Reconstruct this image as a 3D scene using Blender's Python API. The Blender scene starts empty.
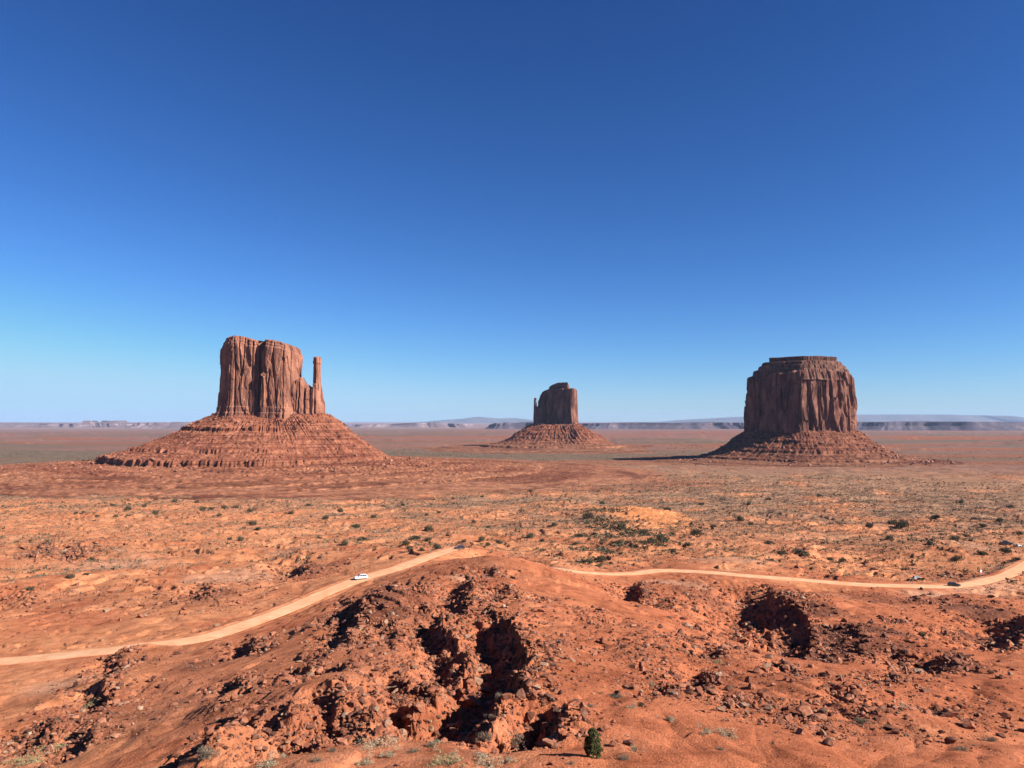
import bpy, math, random
import numpy as np
from mathutils import Vector

random.seed(7)
RNG = np.random.default_rng(11)
SC = bpy.context.scene
COL = SC.collection

# ---------------------------------------------------------------- camera
F = 769.0                                   # focal length in pixels of a 1024 px wide frame
PITCH = math.radians(2.75)
CAMZ = 120.0
cam_d = bpy.data.cameras.new('camera')
cam = bpy.data.objects.new('camera', cam_d)
COL.objects.link(cam)
cam.location = (0, 0, CAMZ)
cam.rotation_euler = (math.radians(90) + PITCH, 0, 0)
cam_d.sensor_width = 36.0
cam_d.lens = 36.0 * F / 1024.0
cam_d.clip_start = 0.1
cam_d.clip_end = 200000
SC.camera = cam

# ---------------------------------------------------------------- light
SUN_EL = math.radians(32)
SUN_AZ = math.radians(110)                  # clockwise from +Y: right, a little behind the camera
w = bpy.data.worlds.new('World')
SC.world = w
w.use_nodes = True
wn = w.node_tree
bg = wn.nodes['Background']
sky = wn.nodes.new('ShaderNodeTexSky')
sky.sky_type = 'NISHITA'
sky.sun_disc = False
sky.sun_elevation = SUN_EL
sky.sun_rotation = SUN_AZ
sky.altitude = 1700
sky.air_density = 1.0
sky.dust_density = 0.3
sky.ozone_density = 3.0
# clear dry air: a deeper blue overhead than the plain Nishita colours give (a power per channel)
SKY_K = 0.119
_sep = wn.nodes.new('ShaderNodeSeparateColor'); _com = wn.nodes.new('ShaderNodeCombineColor')
wn.links.new(sky.outputs[0], _sep.inputs[0])
for _i, (_p, _k) in enumerate(((1.6, 0.63), (1.4, 0.75), (1.3, 0.97))):
    _a = wn.nodes.new('ShaderNodeMath'); _a.operation = 'MULTIPLY'; _a.inputs[1].default_value = SKY_K
    _b = wn.nodes.new('ShaderNodeMath'); _b.operation = 'POWER'; _b.inputs[1].default_value = _p
    _c = wn.nodes.new('ShaderNodeMath'); _c.operation = 'MULTIPLY'; _c.inputs[1].default_value = _k / SKY_K
    _m = wn.nodes.new('ShaderNodeMath'); _m.operation = 'SMOOTH_MIN'; _m.inputs[1].default_value = (0.32, 0.53, 0.70)[_i] / SKY_K; _m.inputs[2].default_value = (0.15, 0.25, 0.2)[_i] / SKY_K
    wn.links.new(_sep.outputs[_i], _a.inputs[0]); wn.links.new(_a.outputs[0], _b.inputs[0]); wn.links.new(_b.outputs[0], _c.inputs[0]); wn.links.new(_c.outputs[0], _m.inputs[0]); wn.links.new(_m.outputs[0], _com.inputs[_i])
wn.links.new(_com.outputs[0], bg.inputs[0])
bg.inputs[1].default_value = 0.0517
sd = bpy.data.lights.new('sun', 'SUN')
sd.energy = 4.6
sd.angle = math.radians(0.5)
sd.color = (1.0, 0.93, 0.84)
sun = bpy.data.objects.new('sun', sd)
COL.objects.link(sun)
to_sun = Vector((math.sin(SUN_AZ) * math.cos(SUN_EL), math.cos(SUN_AZ) * math.cos(SUN_EL), math.sin(SUN_EL)))
sun.rotation_euler = to_sun.to_track_quat('Z', 'Y').to_euler()
sun.location = (200, -100, 400)
SC.view_settings.view_transform = 'Standard'
SC.view_settings.look = 'None'
SC.view_settings.exposure = 1.6
SC.view_settings.gamma = 1.0
SC.render.engine = 'CYCLES'
SC.cycles.max_bounces = 4
SC.cycles.diffuse_bounces = 2
SC.cycles.use_denoising = True

HAZE_DENSITY = 1.3e-5
HAZE_COLOR = (0.42, 0.56, 0.86)

# ---------------------------------------------------------------- helpers
def S(a, b, x):
    t = np.clip((x - a) / (b - a), 0, 1)
    return t * t * (3 - 2 * t)

def _hash(ix, iy, seed):
    h = (ix.astype(np.uint32) * np.uint32(374761393)) ^ (iy.astype(np.uint32) * np.uint32(668265263)) ^ np.uint32((seed * 974711 + 12345) & 0xffffffff)
    h = (h ^ (h >> np.uint32(13))) * np.uint32(1274126177)
    h = h ^ (h >> np.uint32(16))
    return h

_GT = {}
def _grad(seed):
    if seed not in _GT:
        a = np.random.default_rng(seed * 7 + 1).uniform(0, 2 * math.pi, 65536)
        _GT[seed] = (np.cos(a).astype(np.float32), np.sin(a).astype(np.float32))
    return _GT[seed]

def noise(x, y, seed=0):
    """2D gradient noise, about -1..1"""
    x, y = np.broadcast_arrays(np.asarray(x, float), np.asarray(y, float))
    fx = np.floor(x); fy = np.floor(y)
    ix = fx.astype(np.int64); iy = fy.astype(np.int64)
    dx = (x - fx).astype(np.float32); dy = (y - fy).astype(np.float32)
    u = dx * dx * dx * (dx * (dx * 6 - 15) + 10); v = dy * dy * dy * (dy * (dy * 6 - 15) + 10)
    gc, gs = _grad(seed)
    i0 = (ix & 255) << 8; i1 = ((ix + 1) & 255) << 8; j0 = iy & 255; j1 = (iy + 1) & 255
    k = i0 | j0; a = gc[k] * dx + gs[k] * dy
    k = i1 | j0; b = gc[k] * (dx - 1) + gs[k] * dy
    a += (b - a) * u
    k = i0 | j1; c = gc[k] * dx + gs[k] * (dy - 1)
    k = i1 | j1; d = gc[k] * (dx - 1) + gs[k] * (dy - 1)
    c += (d - c) * u
    return 1.5 * (a + (c - a) * v)

def fbm(x, y, octv=4, seed=0, gain=0.5, ridged=False):
    t = 0; amp = 1.0; tot = 0
    for k in range(octv):
        n = noise(x * 2 ** k + 17.3 * k, y * 2 ** k - 9.1 * k, seed + k)
        if ridged: n = 1 - 2 * np.abs(n)
        t = t + amp * n; tot += amp; amp *= gain
    return t / tot

def cell(x, y, seed=0):
    """random value per (jittered) cell and distance to the border: F1 id, F2-F1"""
    x = np.asarray(x, float); y = np.asarray(y, float)
    ix = np.floor(x).astype(np.int64); iy = np.floor(y).astype(np.int64)
    f1 = np.full(x.shape, 9.0); f2 = np.full(x.shape, 9.0); idv = np.zeros(x.shape)
    for i in (-1, 0, 1):
        for j in (-1, 0, 1):
            h = _hash(ix + i, iy + j, seed)
            px = ix + i + (h & np.uint32(255)).astype(float) / 255; py = iy + j + ((h >> np.uint32(8)) & np.uint32(255)).astype(float) / 255
            d = np.hypot(px - x, py - y)
            new = d < f1
            f2 = np.where(new, f1, np.minimum(f2, d))
            idv = np.where(new, ((h >> np.uint32(16)) & np.uint32(1023)).astype(float) / 1023, idv)
            f1 = np.where(new, d, f1)
    return idv, f2 - f1

def mesh_np(name, verts, faces, mat=None, smooth=True, parent=None, colors=None):
    """faces: (n,k) int array"""
    me = bpy.data.meshes.new(name)
    verts = np.asarray(verts, np.float32); faces = np.asarray(faces, np.int32)
    n, k = faces.shape
    me.vertices.add(len(verts)); me.vertices.foreach_set('co', verts.ravel())
    me.loops.add(n * k); me.loops.foreach_set('vertex_index', faces.ravel())
    me.polygons.add(n)
    me.polygons.foreach_set('loop_start', np.arange(0, n * k, k, dtype=np.int32))
    me.polygons.foreach_set('use_smooth', np.full(n, smooth))
    me.update(calc_edges=True)
    if colors is not None:
        ca = me.color_attributes.new('tint', 'FLOAT_COLOR', 'POINT')
        ca.data.foreach_set('color', np.concatenate([colors, np.ones((len(colors), 1))], 1).astype(np.float32).ravel())
    if mat: me.materials.append(mat)
    o = bpy.data.objects.new(name, me)
    COL.objects.link(o)
    if parent: o.parent = parent
    return o

def grid_faces(nr, nc, wrap=False):
    i = np.arange(nr - 1)[:, None]; j = np.arange(nc if wrap else nc - 1)[None, :]
    j2 = (j + 1) % nc
    a = i * nc + j; b = i * nc + j2; c = (i + 1) * nc + j2; d = (i + 1) * nc + j
    return np.stack([a, b, c, d], -1).reshape(-1, 4)

def tag(o, label=None, cat=None, group=None, kind=None):
    if label: o['label'] = label
    if cat: o['category'] = cat
    if group: o['group'] = group
    if kind: o['kind'] = kind
    return o

def empty(name, loc=(0, 0, 0), rz=0.0):
    o = bpy.data.objects.new(name, None)
    o.location = loc; o.rotation_euler = (0, 0, rz)
    COL.objects.link(o)
    return o

def copy_tree(o, parent=None):
    c = o.copy(); COL.objects.link(c); c.parent = parent
    for ch in list(o.children): copy_tree(ch, c)
    return c

# ---- materials
def new_mat(name, rough=0.9, spec=0.15):
    m = bpy.data.materials.new(name); m.use_nodes = True
    p = m.node_tree.nodes['Principled BSDF']
    p.inputs['Roughness'].default_value = rough
    p.inputs['Specular IOR Level'].default_value = spec
    return m, m.node_tree, p

def N(nt, t, **kw):
    n = nt.nodes.new(t)
    for k, v in kw.items(): setattr(n, k, v)
    return n

def noise_node(nt, vec, scale, detail=6, rough=0.6):
    n = N(nt, 'ShaderNodeTexNoise')
    n.inputs['Scale'].default_value = scale; n.inputs['Detail'].default_value = detail; n.inputs['Roughness'].default_value = rough
    nt.links.new(vec, n.inputs['Vector'])
    return n.outputs['Fac']

def ramp(nt, fac, stops):
    r = N(nt, 'ShaderNodeValToRGB')
    e = r.color_ramp.elements
    while len(e) < len(stops): e.new(0.5)
    for el, (p, c) in zip(e, stops):
        el.position = p; el.color = (c[0], c[1], c[2], 1) if hasattr(c, '__len__') else (c, c, c, 1)
    nt.links.new(fac, r.inputs[0])
    return r.outputs[0]

def mix(nt, a, b, fac, mode='MIX'):
    m = N(nt, 'ShaderNodeMix', data_type='RGBA', blend_type=mode)
    for s, v in ((m.inputs[6], a), (m.inputs[7], b), (m.inputs[0], fac)):
        if hasattr(v, 'is_linked') or isinstance(v, bpy.types.NodeSocket): nt.links.new(v, s)
        elif hasattr(v, '__len__'): s.default_value = (v[0], v[1], v[2], 1)
        else: s.default_value = v
    return m.outputs[2]

def bump(nt, p, h, strength, dist):
    b = N(nt, 'ShaderNodeBump')
    b.inputs['Strength'].default_value = strength; b.inputs['Distance'].default_value = dist
    nt.links.new(h, b.inputs['Height']); nt.links.new(b.outputs[0], p.inputs['Normal'])

def pos(nt, scale=(1, 1, 1)):
    g = N(nt, 'ShaderNodeNewGeometry'); m = N(nt, 'ShaderNodeMapping')
    m.inputs['Scale'].default_value = scale
    nt.links.new(g.outputs['Position'], m.inputs[0])
    return m.outputs[0]

def objco(nt, scale=(1, 1, 1)):
    g = N(nt, 'ShaderNodeTexCoord'); m = N(nt, 'ShaderNodeMapping')
    m.inputs['Scale'].default_value = scale
    nt.links.new(g.outputs['Object'], m.inputs[0])
    return m.outputs[0]

def mat_ground():
    m, nt, p = new_mat('red desert earth', 0.95, 0.05)
    a = N(nt, 'ShaderNodeAttribute', attribute_name='tint')
    v = pos(nt)
    n1 = ramp(nt, noise_node(nt, v, 0.22, 8, 0.62), [(0.3, (0.62, 0.55, 0.51)), (0.5, (1, 1, 1)), (0.72, (1.2, 1.25, 1.28))])
    n2 = ramp(nt, noise_node(nt, v, 2.6, 5, 0.7), [(0.34, 0.62), (0.48, 1.0), (0.68, 1.16)])
    n3 = ramp(nt, noise_node(nt, v, 0.03, 6, 0.6), [(0.3, (0.80, 0.74, 0.72)), (0.5, (1, 1, 1)), (0.7, (1.08, 1.12, 1.15))])
    c = mix(nt, a.outputs['Color'], n1, 1.0, 'MULTIPLY')
    c = mix(nt, c, n2, 0.85, 'MULTIPLY')
    c = mix(nt, c, n3, 1.0, 'MULTIPLY')
    nt.links.new(c, p.inputs['Base Color'])
    h = N(nt, 'ShaderNodeMath', operation='ADD')
    nt.links.new(noise_node(nt, v, 0.9, 9, 0.68), h.inputs[0]); nt.links.new(noise_node(nt, v, 6.0, 4, 0.6), h.inputs[1])
    bump(nt, p, h.outputs[0], 0.75, 0.35)
    return m

def mat_rock(name, c_dark, c_mid, c_light, streak=True, strata=0.0, sc=1.0, att=False, alb=0.48):
    m, nt, p = new_mat(name, 0.9, 0.1)
    v = pos(nt, (0.05 * sc, 0.05 * sc, 0.02 * sc)) if streak else pos(nt, (0.06 * sc,) * 3)
    c = ramp(nt, noise_node(nt, v, 1.0, 7, 0.62), [(0.33, c_dark), (0.5, c_mid), (0.66, c_light)])
    b = ramp(nt, noise_node(nt, pos(nt, (0.35 * sc,) * 3), 1.0, 6, 0.65), [(0.3, 0.68), (0.5, 1.0), (0.7, 1.15)])
    c = mix(nt, c, b, 1.0, 'MULTIPLY')
    c = mix(nt, c, (alb, alb, alb), 1.0, 'MULTIPLY')
    if strata:
        s = ramp(nt, noise_node(nt, pos(nt, (0.004 * sc, 0.004 * sc, 0.22 * sc)), 1.0, 5, 0.6), [(0.36, (0.62, 0.5, 0.5)), (0.5, (1, 1, 1)), (0.64, (1.1, 1.16, 1.12))])
        c = mix(nt, c, s, strata, 'MULTIPLY')
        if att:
            ledge_shade = ramp(nt, noise_node(nt, pos(nt, (0.006, 0.006, 0.75)), 1.0, 3, 0.5), [(0.40, (0.42, 0.34, 0.34)), (0.46, (1, 1, 1))])  # thin dark bands painted into the talus colour as shadow lines under its ledges
            c = mix(nt, c, ledge_shade, 0.62, 'MULTIPLY')
    if att:
        a = N(nt, 'ShaderNodeAttribute', attribute_name='tint')
        c = mix(nt, c, a.outputs['Color'], 1.0, 'MULTIPLY')
    nt.links.new(c, p.inputs['Base Color'])
    bump(nt, p, noise_node(nt, pos(nt, (0.5 * sc, 0.5 * sc, 0.3 * sc)), 1.0, 8, 0.65), 0.8, 1.2 / sc)
    return m

def mat_plain(name, col, rough=0.6, spec=0.3, metallic=0.0, var=0.12, scale=3.0):
    m, nt, p = new_mat(name, rough, spec)
    p.inputs['Metallic'].default_value = metallic
    n = noise_node(nt, objco(nt), scale, 4)
    lo = tuple(c * (1 - var) for c in col); hi = tuple(min(1, c * (1 + var)) for c in col)
    nt.links.new(ramp(nt, n, [(0.3, lo), (0.7, hi)]), p.inputs['Base Color'])
    return m

M = {
    'ground': mat_ground(),
    'road': None,
    'cliff': mat_rock('desert varnished sandstone', (0.18, 0.08, 0.058), (0.42, 0.175, 0.112), (0.60, 0.28, 0.18)),
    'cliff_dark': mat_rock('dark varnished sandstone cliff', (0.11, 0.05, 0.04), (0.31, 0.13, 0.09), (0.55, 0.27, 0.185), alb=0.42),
    'cliff_top': mat_rock('layered cap sandstone', (0.11, 0.055, 0.042), (0.23, 0.105, 0.075), (0.34, 0.17, 0.12), False, 0.6),
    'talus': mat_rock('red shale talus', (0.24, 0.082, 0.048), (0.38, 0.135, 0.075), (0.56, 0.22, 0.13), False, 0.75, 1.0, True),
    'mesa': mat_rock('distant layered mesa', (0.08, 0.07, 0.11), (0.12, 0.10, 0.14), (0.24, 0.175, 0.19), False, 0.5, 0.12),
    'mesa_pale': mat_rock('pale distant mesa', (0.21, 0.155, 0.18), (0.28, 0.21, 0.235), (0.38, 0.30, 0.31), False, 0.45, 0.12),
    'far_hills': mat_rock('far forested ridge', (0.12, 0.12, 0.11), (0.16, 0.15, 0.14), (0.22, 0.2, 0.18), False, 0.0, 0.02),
    'rock': mat_rock('red sandstone boulder', (0.30, 0.10, 0.055), (0.43, 0.16, 0.09), (0.56, 0.26, 0.16), False, 0.0, 8.0),
    'rock_dark': mat_rock('dark weathered sandstone', (0.12, 0.055, 0.038), (0.24, 0.10, 0.065), (0.36, 0.17, 0.11), False, 0.0, 8.0),
    'rock_pale': mat_rock('pale buff boulder', (0.34, 0.18, 0.11), (0.48, 0.28, 0.18), (0.60, 0.40, 0.28), False, 0.0, 8.0),
}
def mat_road():
    m, nt, p = new_mat('graded pale sand road', 0.95, 0.05)
    c = ramp(nt, noise_node(nt, pos(nt), 0.25, 7, 0.6), [(0.3, (0.42, 0.205, 0.105)), (0.5, (0.48, 0.26, 0.145)), (0.7, (0.52, 0.32, 0.195))])
    nt.links.new(c, p.inputs['Base Color'])
    a = N(nt, 'ShaderNodeAttribute', attribute_name='tint')
    c = mix(nt, c, a.outputs['Color'], 1.0, 'MULTIPLY')
    nt.links.new(c, p.inputs['Base Color'])
    bump(nt, p, noise_node(nt, pos(nt), 1.5, 5, 0.6), 0.4, 0.1)
    return m
M['road'] = mat_road()

# ---------------------------------------------------------------- pixel <-> world
def ray(px, py):
    u = (np.asarray(px, float) - 512) / F; v = (np.asarray(py, float) - 384) / F
    return u, np.cos(PITCH) + v * np.sin(PITCH), np.sin(PITCH) - v * np.cos(PITCH)

def at(px, py, D):
    """world point at pixel and depth Y = D"""
    dx, dy, dz = ray(px, py)
    k = D / dy
    return dx * k, D + 0 * k, CAMZ + dz * k

# ---------------------------------------------------------------- terrain base: thin plate surface through surveyed points
cols = {
    0:   [(768, 95), (730, 118), (700, 150), (662, 198), (630, 236), (600, 290), (570, 370), (540, 500), (520, 640), (500, 880)],
    150: [(768, 72), (740, 90), (700, 125), (670, 162), (642, 208), (610, 262), (575, 345), (540, 490), (520, 640), (500, 900)],
    250: [(768, 56), (740, 70), (700, 100), (660, 145), (622, 232), (590, 300), (560, 390), (540, 490), (520, 645), (500, 910)],
    330: [(768, 52), (740, 61), (700, 84), (660, 120), (625, 170), (591, 268), (570, 335), (540, 480), (520, 650), (500, 920)],
    400: [(768, 51), (740, 59), (700, 78), (660, 106), (620, 150), (590, 205), (566, 305), (540, 470), (520, 650), (500, 930)],
    500: [(768, 50), (740, 58), (700, 75), (650, 108), (600, 160), (570, 215), (555, 262), (540, 460), (520, 650), (500, 930)],
    600: [(768, 50), (740, 58), (700, 76), (650, 112), (603, 180), (585, 240), (571, 330), (540, 465), (520, 650), (500, 930)],
    700: [(768, 51), (740, 61), (700, 82), (650, 130), (610, 210), (590, 262), (575, 318), (540, 460), (520, 640), (500, 940)],
    800: [(768, 54), (740, 66), (700, 90), (650, 140), (610, 225), (581, 312), (550, 420), (530, 560), (500, 950)],
    900: [(768, 58), (740, 70), (700, 95), (650, 145), (610, 235), (584, 318), (550, 430), (530, 570), (500, 970)],
    1024: [(768, 60), (740, 74), (700, 100), (650, 150), (610, 240), (580, 335), (562, 372), (545, 450), (525, 600), (500, 1000)],
}
P = []
for px, lst in cols.items():
    for py, D in lst:
        x, y, z = at(px, py, D); P.append((x, y, z))
    th = (px - 512) / F
    for D, z in ((1300, 20), (2200, 11), (4500, 2), (9000, 0), (26, 104.6), (10, 111.0), (3, 114.5)):
        P.append((th * D, D, z))
P.append(((500 - 512) / F * 330, 330, 59.5)); P.append(((460 - 512) / F * 350, 350, 62.5)); P.append(((540 - 512) / F * 345, 345, 58))
P = np.array(P)
KT = 4.0
def tl(x, y):
    th = np.clip(np.arctan2(x, y), -0.63, 0.63); r = np.maximum(np.hypot(x, y), 3)
    return th * KT, np.log(np.minimum(r, 9500)) * 2.0
pu, pv = tl(P[:, 0], P[:, 1])
def tps(r2): return 0.5 * r2 * np.log(r2 + 1e-12)
n = len(P)
A = np.zeros((n + 3, n + 3))
A[:n, :n] = tps((pu[:, None] - pu) ** 2 + (pv[:, None] - pv) ** 2) + np.eye(n) * 0.01
A[:n, n] = 1; A[:n, n + 1] = pu; A[:n, n + 2] = pv; A[n:, :n] = A[:n, n:].T
rhs = np.concatenate([P[:, 2], [0, 0, 0]])
W = np.linalg.solve(A, rhs)
GU = np.linspace(-0.63 * KT, 0.63 * KT, 300); GV = np.linspace(math.log(3) * 2, math.log(9500) * 2, 700)
gu, gv = np.meshgrid(GU, GV, indexing='ij')
G = W[n] + W[n + 1] * gu + W[n + 2] * gv
for k in range(n): G += W[k] * tps((gu - pu[k]) ** 2 + (gv - pv[k]) ** 2)

def base_h(x, y):
    u, v = tl(x, y)
    fu = (u - GU[0]) / (GU[1] - GU[0]); fv = (v - GV[0]) / (GV[1] - GV[0])
    iu = np.clip(np.floor(fu).astype(int), 0, 298); iv = np.clip(np.floor(fv).astype(int), 0, 698)
    a = fu - iu; b = fv - iv
    z = (G[iu, iv] * (1 - a) + G[iu + 1, iv] * a) * (1 - b) + (G[iu, iv + 1] * (1 - a) + G[iu + 1, iv + 1] * a) * b
    return z * (1 - S(8000, 12000, np.hypot(x, y)))

def hit(px, py, hf=base_h, d0=20.0, d1=6000.0, steps=900):
    """first point where the view ray of a pixel meets the ground"""
    px = np.atleast_1d(np.asarray(px, float)); py = np.atleast_1d(np.asarray(py, float))
    D = d0 * (d1 / d0) ** np.linspace(0, 1, steps)
    x, y, z = at(px[:, None], py[:, None], D[None, :])
    y = np.broadcast_to(D[None, :], x.shape)
    g = hf(x.ravel(), y.ravel()).reshape(x.shape)
    below = z < g
    k = np.argmax(below, 1); k = np.where(below.any(1), k, steps - 1)
    i = np.arange(len(px))
    k0 = np.maximum(k - 1, 0)
    a = (z - g)[i, k0]; b = (z - g)[i, k]
    t = np.clip(a / (a - b + 1e-9), 0, 1)
    return x[i, k0] * (1 - t) + x[i, k] * t, y[i, k0] * (1 - t) + y[i, k] * t

# ---- scarps: the left side of each line (walking away from the camera) drops; px points listed near to far
SCARP_PX = [
    ([(464, 610), (470, 600), (473, 578)], 4.5, 12, .8),
    ([(470, 672), (468, 655), (460, 634), (448, 622), (444, 612)], 4.4, 8.5, .7),
    ([(500, 722), (506, 695), (524, 672), (532, 655), (520, 640), (513, 622), (494, 611)], 5.6, 10, .7),
    ([(450, 730), (456, 708), (452, 688)], 3.8, 6.5, .6),
    ([(416, 700), (420, 685), (405, 668)], 2.6, 6, .6),
    ([(560, 742), (568, 722), (570, 702)], 3.4, 6.5, .7),
    ([(316, 752), (324, 735), (318, 722)], 3.4, 8, .6),
    ([(285, 742), (296, 728), (290, 716)], 2.0, 5, .6),
    ([(366, 742), (376, 722), (372, 705)], 3.2, 7, .6),
    ([(345, 684), (350, 674), (344, 664)], 2.4, 6, .6),
    ([(306, 680), (312, 670), (305, 662)], 2.0, 6, .6),
    ([(243, 694), (246, 684), (238, 676)], 2.0, 5, .6),
    ([(342, 716), (346, 704), (330, 696)], 2.2, 5, .6),
    ([(396, 640), (402, 630), (392, 622)], 2.0, 6, .6),
    ([(358, 628), (362, 618), (352, 608)], 3.0, 7, .7),
    ([(350, 645), (352, 637), (340, 628)], 2.4, 6, .6),
    ([(424, 600), (426, 594), (414, 587)], 2.6, 7, .7),
    ([(254, 652), (258, 645), (254, 636)], 3.0, 7, .6),
    ([(506, 602), (510, 594), (508, 586)], 2.2, 8, .6),
    ([(496, 580), (498, 574), (492, 569)], 2.0, 8, .6),
    ([(210, 762), (216, 752), (205, 742)], 2.4, 5, .6),
    ([(640, 600), (643, 592), (640, 583)], 4.6, 10, .6),
    ([(668, 606), (674, 602), (668, 596)], 3.0, 10, .6),
    ([(768, 632), (770, 610), (776, 596), (768, 584)], 5.8, 24, .9),
    ([(800, 652), (812, 640), (818, 626), (800, 612), (782, 602)], 6.0, 18, .9),
    ([(848, 660), (862, 650), (866, 636), (850, 622)], 3.2, 18, .9),
    ([(1012, 648), (1030, 636), (1034, 622), (1018, 612)], 5.5, 20, .9),
    ([(944, 672), (950, 662), (944, 652)], 3.0, 9, .8),
    ([(720, 660), (724, 650), (720, 642)], 1.8, 6, .6),
    ([(706, 690), (712, 680), (708, 668)], 2.2, 5, .6),
    ([(102, 712), (110, 700), (104, 684)], 2.4, 7, .6),
    ([(50, 746), (56, 734), (48, 722)], 2.0, 6, .6),
    ([(86, 748), (94, 738), (88, 728)], 2.0, 6, .6),
    ([(26, 752), (32, 742), (22, 728)], 1.8, 6, .6),
    ([(118, 672), (124, 664), (116, 655)], 2.0, 7, .6),
    ([(44, 556), (52, 552), (46, 546)], 4.0, 20, 1.2),
    ([(78, 556), (84, 552), (78, 546)], 4.0, 20, 1.2),
    ([(205, 600), (212, 594), (206, 586)], 3.0, 14, 1.),
    ([(300, 574), (308, 568), (300, 561)], 5.0, 16, 1.),
    ([(20, 602), (28, 596), (18, 588)], 3.0, 14, 1.),
]
_rs = random.Random(5)
for _k in range(80):                        # small broken ledges between the named ones
    if _k < 58: _x, _y = _rs.uniform(235, 545), _rs.uniform(600, 745)
    else: _x, _y = _rs.uniform(640, 1000), _rs.uniform(600, 730)
    if _k < 58 and _y < 640 and _x < 330: continue
    _l = _rs.uniform(5, 15) * (0.5 + (_y - 600) / 150)
    _d = _rs.uniform(-.5, 1.6)
    _sc = 0.9 if _k < 58 else 0.65
    SCARP_PX.append(([(_x, _y), (_x + _d * _l * .5 + _rs.uniform(-2, 2), _y - _l * .5), (_x + _d * _l + _rs.uniform(-3, 3), _y - _l)], _rs.uniform(1.1, 2.4) * _sc, _rs.uniform(2.4, 4.5), .4))
SCARPS = []
for pts, h, L, e in SCARP_PX:
    X, Y = hit([p[0] for p in pts], [p[1] for p in pts])
    SCARPS.append((np.stack([X, Y], 1), h * (0.85 if h < 3.5 else 0.95), L, e))

# ---- hills and hollows: (px, py, radius_m, height_m, squash in y)
BUMPS = []
for px, py, R, h, sq in [
    (398, 603, 15, 5.2, 1.0), (500, 562, 22, 1.8, 1.0), (150, 650, 9, 3.2, 1.0), (228, 752, 7, 2.4, 1.0), 
    (330, 690, 10, 1.8, 1.0), (270, 690, 9, 2.0, 1.0), (300, 712, 7, 1.5, 1.0), (690, 590, 18, 2.0, 1.0), (822, 606, 22, 3.0, 1.0),
    (975, 600, 16, 3.0, 1.0), (640, 515, 45, 6.0, 1.6), (60, 545, 50, 4.0, 1.4), (215, 588, 24, 2.5, 1.2), (100, 690, 10, 1.8, 1.0),
    (800, 690, 12, 1.4, 1.0), (900, 720, 8, .9, 1.0), (650, 640, 14, 1.0, 1.0), (940, 548, 40, 3, 1.2), (760, 560, 35, 1.5, 1.2),
    (460, 650, 9, 1.2, 1.0), (60, 730, 12, 1.0, 1.0), (30, 690, 14, -1.6, 1.5), (880, 650, 18, -1.5, 1.2)]:
    X, Y = hit([px], [py]); BUMPS.append((X[0], Y[0], R, h, sq))

# ---- road centre lines
ROAD_PX = [
    # left branch: from the frame's left edge past the white car to the dark car at the bend, then behind the mound
    [(-160, 668, None), (-60, 665, None), (0, 662, None), (60, 656, None), (130, 648, None), (200, 638, None), (255, 622, None), (300, 604, None), (330, 591, None),
     (361, 579, None), (400, 567, None), (440, 553, None), (462, 548, None)],
    [(1140, 500, None), (1075, 538, None), (1024, 565, None), (990, 580, None), (953, 586, None), (900, 586, None), (850, 584, None), (800, 580, None), (750, 576, None), (700, 572, None),
     (660, 571, None), (630, 574, None), (590, 573, None), (560, 569, None)],
]
def catmull(P, m=14):
    P = np.array(P, float); Q = []
    E = np.vstack([2 * P[0] - P[1], P, 2 * P[-1] - P[-2]])
    for i in range(1, len(E) - 2):
        p0, p1, p2, p3 = E[i - 1:i + 3]
        for t in np.linspace(0, 1, m, endpoint=False):
            Q.append(0.5 * (2 * p1 + (p2 - p0) * t + (2 * p0 - 5 * p1 + 4 * p2 - p3) * t * t + (-p0 + 3 * p1 - 3 * p2 + p3) * t ** 3))
    Q.append(P[-1])
    return np.array(Q)
rl = [hit([p[0]], [p[1]]) for p in ROAD_PX[0]]; rl = [(a[0], b[0]) for a, b in rl]
rr = [hit([p[0]], [p[1]]) for p in ROAD_PX[1]]; rr = [(a[0], b[0]) for a, b in rr]
# hidden stretch behind the mound joins the two
x0, y0 = rl[-1]; x1, y1 = rr[-1]
mid = [(x0 + (x1 - x0) * .33, y0 + 4), (x0 + (x1 - x0) * .66, (y0 + y1) / 2 + 4)]
road_pts = catmull(rl + mid + rr[::-1])
spur = catmull([(rr[3][0], rr[3][1]), *[(a[0], b[0]) for a, b in [hit([p[0]], [p[1]]) for p in [(1010, 598), (1050, 610), (1120, 622)]]]])
def smooth1(z, k=9):
    zz = np.pad(z, k, mode='edge'); return np.convolve(zz, np.ones(2 * k + 1) / (2 * k + 1), 'valid')
main_z = smooth1(base_h(road_pts[:, 0], road_pts[:, 1]), 8)
k0 = np.argmin(np.hypot(road_pts[:, 0] - spur[0, 0], road_pts[:, 1] - spur[0, 1]))
sa = np.concatenate([[0], np.cumsum(np.hypot(*np.diff(spur, axis=0).T))]); ts = S(15, 55, sa)
kk = np.array([np.argmin(np.hypot(road_pts[:, 0] - q[0], road_pts[:, 1] - q[1])) for q in spur])
spur_z = main_z[kk] * (1 - ts) + smooth1(base_h(spur[:, 0], spur[:, 1]), 8) * ts
_i0 = (len(rl) - 1) * 14; _n = np.arange(len(main_z))
main_z = main_z - 4.0 * S(_i0 + 1, _i0 + 9, _n) * (1 - S(_i0 + 26, _i0 + 40, _n))
ROADS = [(road_pts, main_z, 7.6)]

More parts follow.
